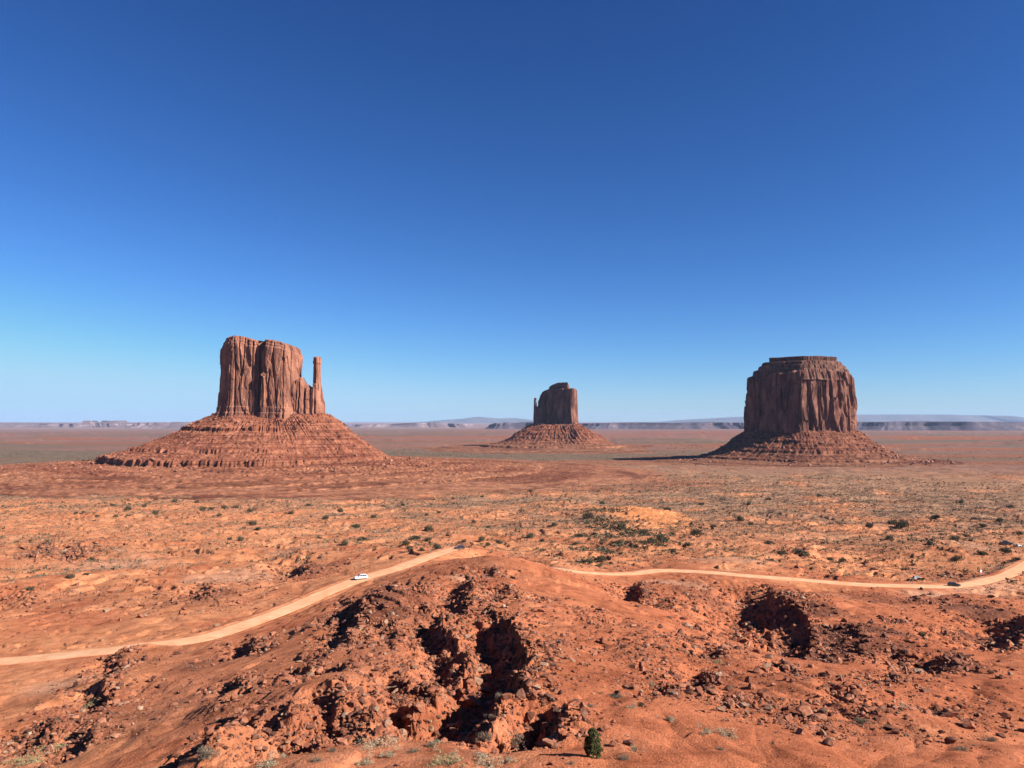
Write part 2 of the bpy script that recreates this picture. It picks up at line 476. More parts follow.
def seg_dist(x, y, pts):
    """distance to a polyline, side (>0 left) and position along it 0..1"""
    best = np.full(x.shape, 1e9); side = np.zeros(x.shape); al = np.zeros(x.shape)
    ns = len(pts) - 1
    for i in range(ns):
        ax, ay = pts[i]; bx, by = pts[i + 1]
        dx, dy = bx - ax, by - ay; L2 = dx * dx + dy * dy + 1e-9
        tr = ((x - ax) * dx + (y - ay) * dy) / L2
        t = np.clip(tr, 0, 1)
        d = np.hypot(x - ax - t * dx, y - ay - t * dy)
        m = d < best
        cr = dx * (y - ay) - dy * (x - ax)
        te = tr if ns == 1 else np.where((i == 0) & (tr < 0), tr, np.where((i == ns - 1) & (tr > 1), tr, t))
        best = np.where(m, d, best); side = np.where(m, np.sign(cr), side); al = np.where(m, (i + te) / ns, al)
    return best, side, al

def region(x, y, m, bx0, bx1, by0, by1):
    return (x > bx0 - m) & (x < bx1 + m) & (y > by0 - m) & (y < by1 + m)

# rubble fields in px: (px, py, radius_m, strength)
RUBBLE_PX = [(600, 620, 9, 1), (620, 640, 9, 1), (580, 610, 8, .8), (640, 655, 8, 1), (665, 670, 7, 1), (655, 690, 5, .8), (690, 690, 7, 1), (720, 700, 7, 1), (745, 706, 6, 1),
             (780, 705, 7, 1), (790, 722, 5, .9), (815, 722, 5, .9), (700, 675, 6, .6), (720, 660, 9, .7), (690, 640, 9, .6), (455, 665, 7, 1), (445, 650, 8, 1), (430, 655, 7, .8), (480, 695, 4, 1),
             (470, 705, 4, 1), (420, 715, 4, .9), (515, 655, 6, 1), (530, 680, 4, .8), (345, 615, 10, 1), (360, 640, 8, .7), (330, 680, 5, .6), (380, 655, 8, .6), (300, 720, 4, .7), (330, 720, 4, .7),
             (265, 700, 5, .7), (240, 650, 8, .8), (95, 700, 8, 1), (80, 715, 7, 1), (50, 735, 7, 1), (30, 745, 6, .9), (85, 738, 6, .9), (115, 665, 8, .8), (800, 635, 16, 1), (780, 610, 14, .9),
             (830, 640, 12, .9), (750, 600, 12, .8), (930, 660, 8, 1), (1000, 625, 14, .8), (975, 605, 10, .7), (700, 595, 14, .8), (900, 600, 22, .5), (950, 690, 8, .7), (900, 730, 5, .7), (960, 710, 6, .8),
             (975, 720, 5, .8), (860, 690, 8, .7), (200, 598, 20, .9), (90, 592, 22, .6), (440, 590, 8, .8), (400, 605, 14, .7), (470, 590, 7, .7), (480, 570, 12, .5), (560, 560, 20, .5), (640, 590, 8, .7),
             (150, 720, 10, .4), (200, 690, 10, .4), (950, 575, 9, .9), (520, 640, 6, .8), (555, 730, 3, .7), (60, 550, 30, .5), (300, 570, 18, .8)]
RUB = []
hx, hy = hit([r[0] for r in RUBBLE_PX], [r[1] for r in RUBBLE_PX])
for k, r in enumerate(RUBBLE_PX): RUB.append((hx[k], hy[k], r[2], r[3]))

def rubble_mask(x, y):
    m = np.zeros(x.shape)
    for (a, b, R, s) in RUB:
        k = region(x, y, 2.2 * R, a, a, b, b)
        if k.any():
            d2 = ((x[k] - a) ** 2 + (y[k] - b) ** 2) / R ** 2
            m[k] = np.maximum(m[k], s * np.exp(-d2))
    return m

BUTTES = [(-455.0, 1500.0), (145.0, 3150.0), (770.0, 2060.0)]

MND = hit([500], [562]); MND = (MND[0][0], MND[1][0])
def height(x, y):
    x = np.asarray(x, float); y = np.asarray(y, float)
    r = np.hypot(x, y)
    z = base_h(x, y)
    for (a, b, R, h, sq) in BUMPS:
        k = region(x, y, 3 * R * sq, a, a, b, b)
        if k.any():
            d = np.sqrt((x[k] - a) ** 2 + ((y[k] - b) / sq) ** 2) / R
            z[k] += h * (np.exp(-1.2 * d ** 1.35) if h > 3.1 and R < 25 else np.exp(-d * d * 1.5))
    near = S(14, 40, r)
    mid = S(150, 500, r); far = 1 - S(3000, 7000, r)
    rub = rubble_mask(x, y)
    # rolling relief
    z += near * far * (0.9 * fbm(x / 34, y / 34, 3, 3) + 0.22 * fbm(x / 7, y / 7, 3, 5))
    z += near * far * (1 - mid) * 0.10 * fbm(x / 1.7, y / 1.7, 3, 15)
    # erosion rills, finer near, broad washes in the valley
    wx = x + 6 * noise(x / 25, y / 25, 31); wy = y + 6 * noise(x / 25 + 9, y / 25, 32)
    rill = np.maximum(0, fbm(wx / 16, wy / 30, 3, 21, .55, True) - 0.25)
    z -= near * (1 - S(300, 420, r)) * 1.1 * rill
    wx = x + 40 * noise(x / 150, y / 150, 33); wy = y + 40 * noise(x / 150 + 9, y / 150, 34)
    wash = np.maximum(0, fbm(wx / 120, wy / 75, 4, 41, .55, True) - 0.2)
    z -= mid * (1 - S(1500, 3500, r)) * 6.0 * wash
    z += mid * far * 2.0 * fbm(x / 110, y / 110, 3, 51)
    # bedrock ledges: terraces broken up by noise
    tm = np.clip(fbm(x / 60, y / 60, 3, 61) * 2.0 + 0.55, 0, 1) * near * (1 - S(1100, 1800, r))
    step = np.where(r < 330, 1.1, 2.2)
    q = z / step + 1.3 * fbm(x / 22, y / 22, 3, 71)
    fr = q - np.floor(q)
    terr = (S(0.0, 0.16, fr) - fr) * step
    z += terr * tm * np.where(r < 330, 0.5, 0.85) * (1 - .9 * S(-40, -10, -np.hypot(x - MND[0], y - MND[1])))
    # blocky rubble relief
    if rub.max() > 0:
        k = rub > 0.05
        idv, bd = cell(x[k] / 1.5, y[k] / 1.5, 5); idv2, bd2 = cell(x[k] / 0.7 + 4, y[k] / 0.7, 6)
        z[k] += 0.38 * rub[k] * ((idv - 0.5) * 1.0 * S(0, .2, bd) + (idv2 - 0.4) * 0.4 * S(0, .2, bd2))
    # scarps
    for pts, h, L, e in SCARPS:
        m = L * 2.6
        k = region(x, y, m, pts[:, 0].min(), pts[:, 0].max(), pts[:, 1].min(), pts[:, 1].max())
        if not k.any(): continue
        xs = x[k]; ys = y[k]
        sc = max(1.6, L * 0.22)
        jx = xs + 0.75 * sc * fbm(xs / sc, ys / sc, 3, 81); jy = ys + 0.75 * sc * fbm(xs / sc + 7, ys / sc, 3, 82)
        d, side, al = seg_dist(jx, jy, pts)
        taper = S(-0.10, 0.16, al) * (1 - S(0.84, 1.10, al))
        cid, ce = cell(xs / (0.9 + .004 * L * L) , ys / (0.9 + .004 * L * L), 83)
        s = d * side + (cid - .5) * min(0.8, .10 * L) * S(0, .15, ce)
        prof = (0.26 * S(-0.1, e * 1.5, s) + 0.74 * S(0, 0.52 * L, s)) * np.where(s > 0, np.exp(-np.maximum(0, s - 0.3 * L) ** 2 / (0.55 * L) ** 2), 0)
        lip = np.where(s <= 0, np.exp(-np.abs(s) / (0.35 * L)), 0) * 0.16 * h
        z[k] += taper * (lip - h * prof)
    # road bed
    for pts, rz, wd in ROADS:
        k = region(x, y, 20, pts[:, 0].min(), pts[:, 0].max(), pts[:, 1].min(), pts[:, 1].max())
        if not k.any(): continue
        d, side, al = seg_dist(x[k], y[k], pts)
        zr = np.interp(np.clip(al, 0, 1) * (len(pts) - 1), np.arange(len(pts)), rz)
        wgt = 1 - S(wd * 0.5 + 0.8, wd * 0.5 + 9, d)
        berm = 0.35 * np.exp(-((d - wd * 0.5 - 0.9) / 0.6) ** 2) * (0.6 + 0.5 * noise(x[k] / 3, y[k] / 3, 9))
        z[k] = z[k] * (1 - wgt) + zr * wgt + berm
    # far country: gentle swells
    z += S(2500, 6000, r) * (1 - S(30000, 50000, r)) * 5.0 * fbm(x / 900, y / 900, 4, 91)
    fr_ = fbm(x / 1300 + 3, y / 700, 4, 93)
    z += S(2600, 3600, r) * (1 - S(8000, 12000, r)) * 11.0 * (S(.02, .06, fr_) * .6 + S(.2, .24, fr_) * .6)
    # the viewpoint itself
    z = z + (118.3 - z) * (1 - S(1.2, 4.0, r))
    return z

# albedo of the ground
def ground_color(x, y, z):
    r = np.hypot(x, y)
    sand = np.array([0.76, 0.305, 0.145]); red = np.array([0.59, 0.19, 0.09]); brown = np.array([0.36, 0.135, 0.075]); pale = np.array([0.66, 0.36, 0.20])
    grey = np.array([0.27, 0.20, 0.14]); olive = np.array([0.25, 0.185, 0.125]); pink = np.array([0.40, 0.20, 0.15])
    th = np.arctan2(x, np.maximum(y, 1))
    a = fbm(x / 45, y / 45, 4, 101); b = fbm(x / 14, y / 14, 4, 102); c = fbm(x / 250, y / 250, 4, 103)
    def mixc(c0, c1, f): return c0 * (1 - f[:, None]) + c1 * f[:, None]
    col = np.tile(sand, (len(x), 1))
    redness = S(-0.25, 0.25, a + 0.35 * b + 0.55 * S(-0.05, 0.2, th) * (1 - S(330, 380, r)) - 0.15)
    col = mixc(col, red, redness * (0.85 - 0.5 * S(400, 600, r)))
    col = mixc(col, pale, S(0.25, 0.6, b - 0.3 * a) * 0.6)
    rub = rubble_mask(x, y)
    col = mixc(col, brown, np.clip(rub * 1.1, 0, 1) * 0.75)
    near_red = (1 - S(230, 330, r)) * S(-0.35, -0.05, th) * S(-.5, .15, b + .3 * a + .1)
    col = mixc(col, red * 1.05, near_red * .75)
    lf = (1 - S(170, 260, r)) * S(-.50, -.38, th) * (1 - S(-.06, .06, th)) * S(-.7, .1, a + .5 * b + .35)
    col = mixc(col, np.array([0.50, 0.17, 0.088]), lf * .62)
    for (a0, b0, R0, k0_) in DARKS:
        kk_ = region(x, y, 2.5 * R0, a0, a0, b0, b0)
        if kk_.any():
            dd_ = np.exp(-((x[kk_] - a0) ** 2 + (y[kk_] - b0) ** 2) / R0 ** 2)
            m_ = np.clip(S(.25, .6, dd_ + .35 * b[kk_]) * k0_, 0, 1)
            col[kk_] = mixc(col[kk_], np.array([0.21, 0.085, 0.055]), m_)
    for (a0, b0, R0) in PALES:
        kk_ = region(x, y, 2.5 * R0, a0, a0, b0, b0)
        if kk_.any():
            dd_ = np.exp(-((x[kk_] - a0) ** 2 + (y[kk_] - b0) ** 2) / R0 ** 2)
            col[kk_] = mixc(col[kk_], np.array([0.66, 0.33, 0.20]), np.clip(S(.2, .8, dd_ + .2 * a[kk_]) * .8, 0, 1))
    # sparse scrub: grey-green litter between the bushes of the valley
    veg = S(380, 620, r) * (1 - S(1500, 4000, r)) * S(-0.35, 0.35, fbm(x / 70, y / 90, 4, 104) + 0.4 * c + 0.25 * S(-0.1, 0.3, th) + 0.25 * S(700, 1300, r) - .12)
    veg = veg * (1 - 0.75 * S(0.12, 0.4, -th) * (1 - S(900, 1100, r)))
    col = mixc(col, grey, veg * (0.46 + .22 * S(550, 900, r)))
    f = S(1200, 2300, r)
    # far plain bands
    band = fbm(x / 5200, y / 1500, 4, 105); band2 = fbm(x / 2600, y / 600, 4, 106)
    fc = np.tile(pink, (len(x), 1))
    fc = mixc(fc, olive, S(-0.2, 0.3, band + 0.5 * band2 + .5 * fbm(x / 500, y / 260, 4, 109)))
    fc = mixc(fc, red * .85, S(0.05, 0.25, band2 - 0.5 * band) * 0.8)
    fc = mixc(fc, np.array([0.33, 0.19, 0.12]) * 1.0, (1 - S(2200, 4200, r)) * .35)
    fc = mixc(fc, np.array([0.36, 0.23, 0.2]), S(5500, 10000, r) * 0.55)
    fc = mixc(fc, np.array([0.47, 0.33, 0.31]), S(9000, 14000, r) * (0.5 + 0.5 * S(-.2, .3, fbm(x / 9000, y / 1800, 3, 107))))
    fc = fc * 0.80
    # red shale apron round the left butte and east of it
    dw = np.hypot((x - WB[0]) / 1.0, (y - WB[1])) / 560
    de = np.sqrt(((x + 40) / 420) ** 2 + ((y - 1230) / 190) ** 2)
    ap = np.maximum(1 - S(.8, 1.15, dw + .25 * a + .2 * c), .85 * (1 - S(.6, 1.2, de + .4 * a)))
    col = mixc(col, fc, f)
    col = mixc(col, np.array([0.44, 0.165, 0.09]), ap * .9)
    # bare orange dune patch in the valley
    a0, b0 = DUNE
    d = np.sqrt(((x - a0) / 38) ** 2 + ((y - b0) / 150) ** 2) + 0.25 * noise(x / 18, y / 18, 108)
    col = mixc(col, np.array([0.86, 0.34, 0.14]), (1 - S(0.8, 1.05, d)))
    return col * 0.53
DX, DY = hit([642], [514]); DUNE = (DX[0], DY[0])
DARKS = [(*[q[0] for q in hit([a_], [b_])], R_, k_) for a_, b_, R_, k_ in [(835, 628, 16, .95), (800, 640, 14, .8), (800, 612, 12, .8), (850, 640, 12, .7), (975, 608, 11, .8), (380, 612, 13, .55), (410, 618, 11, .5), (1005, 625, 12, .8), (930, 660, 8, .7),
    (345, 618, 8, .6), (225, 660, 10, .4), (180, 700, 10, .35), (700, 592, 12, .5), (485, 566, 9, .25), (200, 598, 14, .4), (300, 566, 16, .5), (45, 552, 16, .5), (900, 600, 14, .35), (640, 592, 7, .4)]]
PALES = [(*[q[0] for q in hit([a_], [b_])], R_) for a_, b_, R_ in [(1000, 583, 16), (985, 590, 15), (955, 594, 14), (930, 592, 12), (60, 680, 9), (230, 575, 22), (120, 560, 25), (300, 547, 20), (730, 560, 22), (470, 575, 7), (680, 580, 12), (985, 545, 18)]]
WB = BUTTES[0]

# ---------------------------------------------------------------- ground sheet (polar grid, finest in front)
th_f = np.linspace(-0.66, 0.66, 1600)
th_s = np.concatenate([np.linspace(-math.pi, -0.7, 90), th_f, np.linspace(0.7, math.pi, 90)[:-1]])
r1 = 42 * (420 / 42) ** np.linspace(0, 1, 1050)
r2 = 420 * (2600 / 420) ** np.linspace(0, 1, 380)[1:]
r3 = 2600 * (90000 / 2600) ** np.linspace(0, 1, 200)[1:]
rr_ = np.concatenate([[0.5, 2, 4, 7, 10, 14], np.linspace(17, 41, 60), r1, r2, r3])
TH, RR = np.meshgrid(th_s, rr_)
gx = (np.sin(TH) * RR).ravel(); gy = (np.cos(TH) * RR).ravel()
gz = height(gx, gy)
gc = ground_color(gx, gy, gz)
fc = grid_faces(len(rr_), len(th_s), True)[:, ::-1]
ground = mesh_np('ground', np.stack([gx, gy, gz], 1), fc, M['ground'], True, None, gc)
tag(ground, kind='structure')

def road_mesh(name, pts, rz, wd, lift):
    d = np.gradient(pts, axis=0); d /= np.linalg.norm(d, axis=1)[:, None]
    nrm = np.stack([-d[:, 1], d[:, 0]], 1)
    offs = np.linspace(-0.5, 0.5, 17); V = []; C = []
    arc = np.concatenate([[0], np.cumsum(np.hypot(*np.diff(pts, axis=0).T))])
    wob = 1 + 0.10 * noise(arc / 23, arc * 0 + 3, 4)
    for k, o in enumerate(offs):
        crown = lift * (1 if 0 < k < 16 else -1.2) - 0.05 * abs(o) * 2
        ww = wd * wob
        V.append(np.stack([pts[:, 0] + nrm[:, 0] * o * ww, pts[:, 1] + nrm[:, 1] * o * ww, rz + crown], 1))
        rut = sum(np.exp(-((o - q + 0.015 * noise(arc / 30, arc * 0 + q, 8)) / 0.045) ** 2) for q in (-.30, -.10, .12, .32))
        edge = np.clip((abs(o) - .34 + .09 * noise(arc / 5, arc * 0 + o * 3, 12)) / .14, 0, 1)
        t_ = 1 + .12 * rut * (0.7 + .6 * noise(arc / 12, arc * 0 + o, 13)) - .05
        C.append(np.stack([t_ * (1 - .06 * edge), t_ * (1 - .30 * edge), t_ * (1 - .36 * edge)], 1))
    V = np.stack(V, 1); C = np.stack(C, 1).reshape(-1, 3)
    o = mesh_np(name, V.reshape(-1, 3), grid_faces(len(pts), 17)[:, ::1], M['road'], True, None, C)
    return tag(o, kind='structure')
road_mesh('dirt_road', ROADS[0][0], ROADS[0][1], ROADS[0][2], 0.16)

# ---------------------------------------------------------------- buttes
def resample(poly, n):
    P = np.array(poly, float); P = np.vstack([P, P[:1]])
    # a little corner rounding
    L = np.concatenate([[0], np.cumsum(np.hypot(*np.diff(P, axis=0).T))])
    s = np.linspace(0, L[-1], n, endpoint=False)
    Q = np.stack([np.interp(s, L, P[:, 0]), np.interp(s, L, P[:, 1])], 1)
    k = max(2, n // 110)
    for _ in range(2):
        Q = (sum(np.roll(Q, j, 0) for j in range(-k, k + 1))) / (2 * k + 1)
    return Q, s, L[-1]

def cliff(name, poly, zb, top, parent, mat, seed=0, n=900, nz=170, amp=1.0, clefts=(), batter=0.03, wl=1.0, ledges=(), round_top=0.04, origin=(0, 0), hang=0.0, bulge=0.0):
    """closed rock wall over a plan polygon (counter-clockwise seen from above); top = function of x (and y) giving the rim height"""
    Q, s, L = resample(poly, n)
    c = Q.mean(0)
    t = np.roll(Q, -2, 0) - np.roll(Q, 2, 0); t /= np.linalg.norm(t, axis=1)[:, None]
    nr = np.stack([t[:, 1], -t[:, 0]], 1)
    ang = s / L * 2 * math.pi
    zt = top(Q[:, 0], Q[:, 1])
    V = []
    zz = np.linspace(0, 1, nz)
    R = L / (2 * math.pi)
    # noise on a cylinder unrolled: use two-argument noise on (s, z) with seam hidden behind
    for f in zz:
        z = zb + (zt - zb) * f
        lean = 4.0 * noise(s / (55 * wl) + 3, z / 90, seed + 1)
        ss = s + lean
        col = 1 - 2 * np.abs(noise(ss / (17 * wl), z / (160 * wl) + 5, seed + 2))        # big columns
        col2 = 1 - 2 * np.abs(noise(ss / (7 * wl) + 11, z / (70 * wl) + 5, seed + 3))
        slab = np.round(2.2 * noise(ss / (14 * wl) + 31, z / (42 * wl), seed + 4)) / 2.2
        slab2 = np.round(2.5 * noise(ss / (5 * wl) + 31, z / (16 * wl), seed + 6)) / 2.5
        big = noise(s / (60 * wl) + 2.5, z * 0 + 0.5, seed + 7)
        crack = -1.3 * np.exp(-(noise(ss / (21 * wl) + 7, z / 240, seed + 8) / 0.075) ** 2)
        rough = fbm(ss / 4.0, z / 3.0, 3, seed + 9)
        c1, e1 = cell(ss / (21 * wl), z / (85 * wl) + 3 + 0.35 * noise(s / 9, z * 0 + 1, seed + 30), seed + 31)
        c2, e2 = cell(ss / (8 * wl), z / (24 * wl) + 9, seed + 32)
        d = wl * amp * (8.5 * (c1 - .5) * S(0, .05, e1) + 3.6 * (c2 - .5) * S(0, .07, e2) - 2.6 * (1 - S(0, .04, e1)) + bulge * math.sin(math.pi * min(1, f * 1.05)) / (wl * amp) + 0.3 * col + 0.15 * col2 + 0.5 * slab + 0.5 * slab2 + 6.0 * big + 6.5 * crack) + 0.3 * rough
        d -= wl * amp * 1.0
        d += (0.55 - f) * batter * (zt - zb)
        # broken apron at the foot
        d += wl * 3.5 * np.exp(-f / 0.05) * (0.4 + 0.6 * noise(ss / (9 * wl), z * 0, seed + 12))
        for (cx, cw, depth, f0, f1) in clefts:
            front = nr[:, 1] < 0.2
            d -= np.where(front, depth * np.exp(-((Q[:, 0] - cx + 1.5 * noise(z / 18, z * 0 + 2, seed + 13)) / cw) ** 4), 0) * S(f0 - .08, f0 + .04, np.full(n, f)) * (1 - S(f1 - .04, f1 + .08, np.full(n, f)))
        for (fz, dd) in ledges:
            d += dd * S(0, 0.012, np.full(n, fz - f))
        q = np.clip((f - (1 - round_top)) / round_top, 0, 1)
        d -= (1 - np.sqrt(np.maximum(0, 1 - q * q))) * round_top * 0.8 * (zt - zb).mean()
        d += hang * S(0.3, 1, np.full(n, f))
        V.append(np.stack([Q[:, 0] + nr[:, 0] * d, Q[:, 1] + nr[:, 1] * d, z + 0 * d], 1))
    rim = V[-1]
    for q in (0.94, 0.85, 0.72, 0.55, 0.35, 0.15, 0.01):
        x = c[0] + (rim[:, 0] - c[0]) * q; y = c[1] + (rim[:, 1] - c[1]) * q
        z = (top(x, y)) + (1 - q) * 1.5 + 1.2 * fbm(x / 12, y / 12, 3, seed + 20) * (1 - q ** 4)
        V.append(np.stack([x, y, z], 1))
    V = np.concatenate(V)
    V[:, 0] -= origin[0]; V[:, 1] -= origin[1]
    return mesh_np(name, V, grid_faces(nz + 7, n, True), mat, True, parent)

def terr(raw, levels, eps=0.6):
    z = raw.copy()
    for lv in levels:
        Lv, h, R = lv[:3]; e = lv[3] if len(lv) > 3 else eps
        z += h * (S(-e, e, raw - Lv) - np.clip((raw - Lv + R) / (2 * R), 0, 1))
    return z

def talus(name, foot, prof, parent, levels, seed, origin, nth=1300, nr=430, dmax=520, wl=1.0, rill=3.0, fill=None, alc=4.0, fade_right=0.0, shade=1.0):
    """foot: plan polygon; prof(d, side vector) -> raw height"""
    Q, s, L = resample(foot, nth)
    c = Q.mean(0)
    ang = np.arctan2(Q[:, 1] - c[1], Q[:, 0] - c[0])
    # outward directions, smoothed so that the slope opens like a fan
    dirs = np.stack([np.cos(ang), np.sin(ang)], 1)
    dd = dmax * np.linspace(0, 1, nr) ** 1.35
    V = []; C = []
    for k, d in enumerate(np.concatenate([[-14, -8, -4], dd])):
        x = Q[:, 0] + dirs[:, 0] * d; y = Q[:, 1] + dirs[:, 1] * d
        rr0 = np.hypot(x - c[0], y - c[1])
        dn = max(0.0, d)
        dw = dn + (5 * noise(x / (45 * wl), y / (45 * wl), seed) + 2.5 * noise(x / (14 * wl), y / (14 * wl), seed + 1)) * wl * min(1, dn / 15)
        aa = ang * 26 / wl
        gul = 1 - 2 * np.abs(noise(aa + 0.5 * noise(x / 30, y / 30, seed + 3), np.full(nth, dn / (160 * wl)), seed + 2))
        gul2 = 1 - 2 * np.abs(noise(aa * 2.7, np.full(nth, dn / (70 * wl)) + 3, seed + 4))
        raw = prof(dw, x, y, dirs)
        slope_w = np.clip((raw - 14) / 50, 0.0, 1) * min(1, dn / 12)
        gm = 0.35 + 0.9 * np.clip(noise(x / (70 * wl), y / (70 * wl), seed + 21) + .3, 0, 1)
        raw = raw + slope_w * rill * gm * (0.75 * gul + 0.18 * gul2)
        jit = alc * (0.6 * noise(x / (20 * wl), y / (20 * wl), seed + 6) + 0.5 * noise(x / (7 * wl), y / (7 * wl), seed + 7)) * np.clip(dn / 30, 0, 1)
        hv = np.clip(0.75 + 1.1 * noise(x / (55 * wl), y / (55 * wl), seed + 23), 0.05, 1.25)
        jit = jit * (0.16 + 0.84 * S(39, 46, raw))
        bandw = 1 - fade_right * S(0.25, 0.75, dirs[:, 0]) * 0.85 * S(40, 46, raw)
        z0 = raw + jit
        z = z0 + (terr(z0, levels) - z0) * np.maximum(hv, 0.9 * (raw < 58)) * bandw - jit * np.where(raw < 43, .95, .85)
        z += (0.45 + 1.2 * S(38, 50, raw)) * wl * fbm(x / (8 * wl), y / (8 * wl), 4, seed + 8) * np.clip(dn / 10, 0.2, 1)
        idv, bd = cell(x / (4.5 * wl), y / (4.5 * wl), seed + 9)
        z += np.where(idv > 0.80, 1, 0) * S(0, 0.3, bd) * 1.6 * wl * np.clip((raw - 12) / 25, 0.25, 1)
        if k < 3: z = z + 2.0
        g = height(x, y)
        edge = S(dmax * 0.72, dmax, np.full(nth, dn))
        z = z * (1 - edge) + (g - 2.5) * edge
        V.append(np.stack([x - origin[0], y - origin[1], z], 1))
        lo = np.clip(1 - (z - 15) / 40, 0, 1)
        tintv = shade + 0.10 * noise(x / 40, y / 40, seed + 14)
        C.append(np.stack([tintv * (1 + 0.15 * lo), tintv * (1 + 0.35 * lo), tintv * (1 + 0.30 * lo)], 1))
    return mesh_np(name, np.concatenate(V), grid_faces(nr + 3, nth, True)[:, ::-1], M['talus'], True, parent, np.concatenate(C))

def pxX(px, D): return (px - 512) / F * D
def pyZ(py, D): return float(at(512, py, D)[2])

# rock prototypes used for rubble everywhere
def rock_proto(seed, sub=2):
    rng = np.random.default_rng(seed)
    bm = __import__('bmesh').new()
    __import__('bmesh').ops.create_icosphere(bm, subdivisions=sub, radius=1.0)
    v = np.array([p.co[:] for p in bm.verts]); f = np.array([[q.index for q in p.verts] for p in bm.faces])
    bm.free()
    # cut by random planes -> blocky facets
    for _ in range(11):
        nrm = rng.normal(size=3); nrm /= np.linalg.norm(nrm); d = rng.uniform(0.34, 0.7)
        k = v @ nrm; v = v - np.maximum(0, k - d)[:, None] * nrm
    v = v * rng.uniform(0.65, 1.25, 3) + rng.normal(size=v.shape) * 0.012
    v = v / np.abs(v).max()
    return v, f
ROCKS_HI = [rock_proto(s, 3) for s in range(8)]
ROCKS_LO = [rock_proto(100 + s, 2) for s in range(8)]
ROCKS_XS = [rock_proto(200 + s, 1) for s in range(8)]

def scatter_rocks(name, x, y, z, size, mat, protos, seed, parent=None, origin=(0, 0), kind='stuff'):
    rng = np.random.default_rng(seed)
    V = []; Fc = []; off = 0
    which = rng.integers(0, len(protos), len(x))
    for k, (v, f) in enumerate(protos):
        m = which == k; n_ = m.sum()
        if not n_: continue
        a = rng.uniform(0, 2 * math.pi, n_); ca, sa = np.cos(a), np.sin(a)
        t = rng.normal(0, 0.35, n_); ct, st = np.cos(t), np.sin(t)
        sx = size[m] * rng.uniform(0.8, 1.3, n_); sy = size[m] * rng.uniform(0.6, 1.1, n_); sz = size[m] * rng.uniform(0.5, 0.95, n_)
        vx = v[None, :, 0] * sx[:, None]; vy = v[None, :, 1] * sy[:, None]; vz = v[None, :, 2] * sz[:, None]
        vy, vz = vy * ct[:, None] - vz * st[:, None], vy * st[:, None] + vz * ct[:, None]
        X = vx * ca[:, None] - vy * sa[:, None] + x[m][:, None] - origin[0]; Y = vx * sa[:, None] + vy * ca[:, None] + y[m][:, None] - origin[1]
        Z = vz + (z[m] + sz * 0.35)[:, None]
        V.append(np.stack([X, Y, Z], -1).reshape(-1, 3))
        Fc.append((f[None] + (np.arange(n_) * len(v))[:, None, None]).reshape(-1, 3) + off)
        off += n_ * len(v)
    o = mesh_np(name, np.concatenate(V), np.concatenate(Fc), mat, False, parent)
    if kind: o['kind'] = kind
    return o

